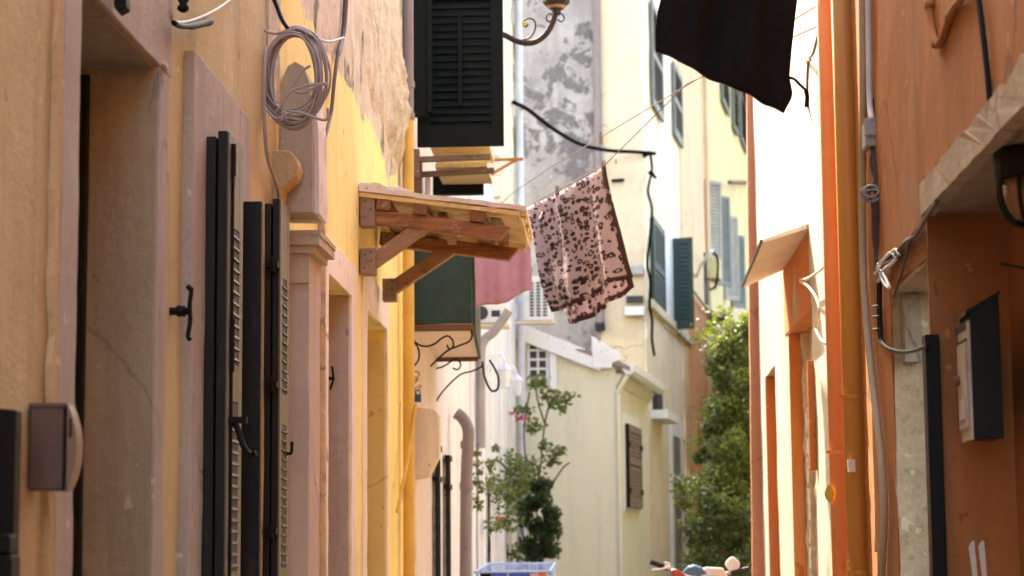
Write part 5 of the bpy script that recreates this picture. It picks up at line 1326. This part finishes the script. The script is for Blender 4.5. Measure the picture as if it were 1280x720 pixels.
build('stem', MB().tube([PY(597,555,20.0), PY(598,600,20.0), PY(597,640,20.0)], .006, 5), M['bark'], hv)
for x, y, mt in ((591,615,'pale_blue'),(588,628,'yellow_tag'),(589,645,'white_metal')):
    build('ornament', MB().lathe(PY(x,y,19.9), [(.004,-.03),(.025,-.012),(.028,0),(.02,.018),(.004,.03)], 10, (.3,1,0)), M[mt], hv)

# ------------------------------------------------------------------ drying rack and scooter
Yr = 19.2
r0, r1 = PY(599,712,18.4), PY(684,715,18.4); zr = 1.065
dr_ = thing('drying_rack', (-.85, 19, 0), 'pale blue folding drying rack with small washing at the lower centre', 'drying rack')
x0, x1, ya0, yb0 = -1.17, -.52, 18.3, 20.3
fm = MB()
for x in (x0, x1): fm.tube([(x,ya0,zr-.03),(x,yb0,zr+.03)], .012, 8)
for k in range(7):
    y = ya0+(yb0-ya0)*k/6; fm.tube([(x0,y,zr-.03+.06*k/6),(x1,y,zr-.03+.06*k/6)], .012 if k in (0,6) else .004, 6)
build('frame', fm, M['blue_plastic'], dr_)
for (xa, xb2) in ((x0,x0+.0),(x1,x1)):
    build('leg', MB().tube([(xa,ya0+.3,zr-.03),(xb2,yb0-.4,.03)], .011, 6), M['blue_plastic'], dr_); build('leg', MB().tube([(xa,yb0-.3,zr-.01),(xb2,ya0+.4,.03)], .011, 6), M['blue_plastic'], dr_)
def small(px, w, y, drop, mat, lab):
    z = zr-.03+.06*(y-ya0)/(yb0-ya0); a = V((px,y,z+.012))
    mb, uv = hang('w', None, a, a+V((w,0,0)), drop, drop, 12, 10, .012, w, drop, px*9)
    o = build('hung_laundry', mb, M[mat], uv=uv, smooth=True, solid=.008); tag(o, lab, 'laundry', 'washing on the drying rack')
small(-1.14,.10,18.55,.5,'black_cloth','black sock leg on the left end of the drying rack')
small(-1.03,.14,18.3,.55,'blue_cloth','blue cloth at the left front of the drying rack')
small(-.87,.18,18.3,.55,'blue_cloth','wider blue cloth in the middle of the drying rack')
small(-.69,.06,18.3,.45,'rose_cloth','pale rose cloth beside the orange one on the rack')
small(-.62,.07,18.3,.40,'orange_cloth','orange cloth at the right of the drying rack')
# scooter, only its handlebars reach into the picture
sc = thing('motor_scooter', (.62, 16.2, 0), 'red motor scooter with black grips, blue windscreen and square mirror', 'scooter')
h0, h1 = PY(813,702,16.0), PY(893,730,16.2)
hx = .66
for dy, nm in ((-.62,'front'),(.62,'rear')):
    c = V((hx+.03, 16.2+dy*1.0, .24)); w = build('wheel', MB().lathe(c, [(.14,-.045),(.22,-.05),(.24,-.03),(.24,.03),(.22,.05),(.14,.045)], 24, (1,0,0)), M['rubber'], sc)
    build('rim', MB().lathe(c, [(.03,-.06),(.13,-.04),(.14,-.03),(.14,.03),(.13,.04),(.03,.06)], 16, (1,0,0)), M['meter_gray'], w)
bd_ = MB().grid(lambda u, v: (hx+.03+.19*math.cos(math.pi*v)*(.75+.25*u), 16.45+.62*u, .34+.36*math.sin(math.pi*v)+.08*u), 10, 10)
build('body', bd_, M['red_paint'], sc, smooth=True, solid=.012)
build('seat', MB().obox((hx+.03,16.75,.80), (.13,0,0), (0,.36,.02), (0,0,.05)), M['rubber'], sc, bevel=.03)
build('footboard', MB().box(hx-.14, hx+.20, 15.75, 16.5, .26, .32), M['red_paint'], sc, bevel=.02)
ap_ = MB().grid(lambda u, v: (hx+.03+(.22-.06*v)*(2*u-1), 15.78+.06*v-.10*(1-(2*u-1)**2), .30+.62*v), 12, 8)
build('leg_shield', ap_, M['red_paint'], sc, smooth=True, solid=.012)
build('fork', MB().tube([(hx+.03,15.6,.24),(hx+.03,15.72,.6),(hx+.03,15.9,1.0)], .04, 10), M['meter_gray'], sc)
build('front_fender', MB().grid(lambda u, v: (hx+.03+.07*(2*v-1), 15.58+.27*math.cos(math.pi*u), .24+.27*math.sin(math.pi*u)), 12, 3), M['red_paint'], sc, smooth=True, solid=.01)
g_in = PY(840,712,16.0)
hb_ = build('handlebar', MB().tube(curve([h0.lerp(g_in,.6), g_in, PY(862,722,15.95), PY(890,722,15.95), PY(912,716,16.0), PY(930,712,16.0)]), .014, 8), M['meter_gray'], sc, smooth=True)
build('grip', MB().tube([h0, h0.lerp(g_in,.85)], .021, 12), M['rubber'], hb_); build('grip', MB().tube([PY(914,717,16.0), PY(936,711,16.0)], .021, 12), M['rubber'], hb_)
build('brake_lever', MB().tube(curve([PY(838,707,15.92), PY(828,711,15.88), PY(815,712,15.86)]), .007, 6), M['white_metal'], hb_)
build('switch_block', MB().obox(PY(834,707,16.0), (.022,0,-.006), (0,.03,0), (0,0,.026)), M['white_metal'], hb_, bevel=.006)
cw = MB().prism([PY(x,y,15.9) for x,y in ((838,712),(846,711),(862,722),(880,740),(850,745))], (0,.12,0))
build('cowl', cw, M['red_paint'], sc, bevel=.012)
ws = MB().prism([PY(x,y,15.86) for x,y in ((853,717),(860,710),(868,708),(877,711),(884,718),(870,721))], (0,.03,.02))
build('windscreen', ws, M['screen_blue'], sc, bevel=.006)
build('dashboard', MB().prism([PY(x,y,15.95) for x,y in ((876,712),(884,709),(904,710),(912,724),(880,730))], (0,.14,.0)), M['ac_white'], sc, bevel=.01)
mr = build('mirror', MB().prism([PY(x,y,16.0) for x,y in ((906.5,707),(907,703),(913,697),(917,696.5),(924,702),(925.5,706),(921,716),(917,718),(912,714))], (0,.03,.004)), M['white_trim'], sc, bevel=.008)
build('mirror_stem', MB().tube([PY(916,716,16.02), PY(908,730,16.0)], .007, 6), M['rubber'], mr)

# ------------------------------------------------------------------ light, sky, camera
SUN = V((-.28, .65, .70)).normalized()          # towards the sun: ahead and to the left
w = bpy.data.worlds.new('World'); SC.world = w; w.use_nodes = True
nt = w.node_tree; bg = nt.nodes['Background']
sky = nt.nodes.new('ShaderNodeTexSky'); sky.sky_type = 'NISHITA'; sky.sun_disc = False
sky.sun_elevation = math.asin(SUN.z); sky.sun_rotation = math.atan2(SUN.x, SUN.y)
sky.dust_density = 3.0; sky.ozone_density = .6; sky.air_density = 1.0
nt.links.new(sky.outputs[0], bg.inputs[0]); bg.inputs[1].default_value = .15
ld = bpy.data.lights.new('sun', 'SUN'); ld.energy = 2.3; ld.angle = R(.5); ld.color = (1, .92, .80)
so = bpy.data.objects.new('sun', ld); COL.objects.link(so); so.rotation_euler = (-SUN).to_track_quat('-Z', 'Y').to_euler()
so.location = (0, 10, 30)
cd = bpy.data.cameras.new('camera'); cd.sensor_width = 36; cd.lens = FPX/1280*36; cd.clip_end = 1000; cd.clip_start = .05
cd.dof.use_dof = True; cd.dof.focus_distance = 8.6; cd.dof.aperture_fstop = 4.4; cd.dof.aperture_blades = 8
co = bpy.data.objects.new('camera', cd); COL.objects.link(co)
mw = Matrix((( RIGHT.x, UP.x, -FWD.x, CAM.x), (RIGHT.y, UP.y, -FWD.y, CAM.y), (RIGHT.z, UP.z, -FWD.z, CAM.z), (0,0,0,1)))
co.matrix_world = mw; SC.camera = co
vs = SC.view_settings; SC.display_settings.display_device = 'sRGB'
vs.view_transform = 'Standard'; vs.look = 'None'; vs.gamma = 1; vs.exposure = 3.0; vs.use_curve_mapping = False
vs.use_white_balance = True; vs.white_balance_temperature = 7550
cy = SC.cycles; cy.use_denoising = True; cy.max_bounces = 10; cy.diffuse_bounces = 7; cy.glossy_bounces = 3; cy.transmission_bounces = 4
cy.caustics_reflective = False; cy.caustics_refractive = False; cy.sample_clamp_indirect = 8; cy.use_adaptive_sampling = True; cy.adaptive_threshold = .015
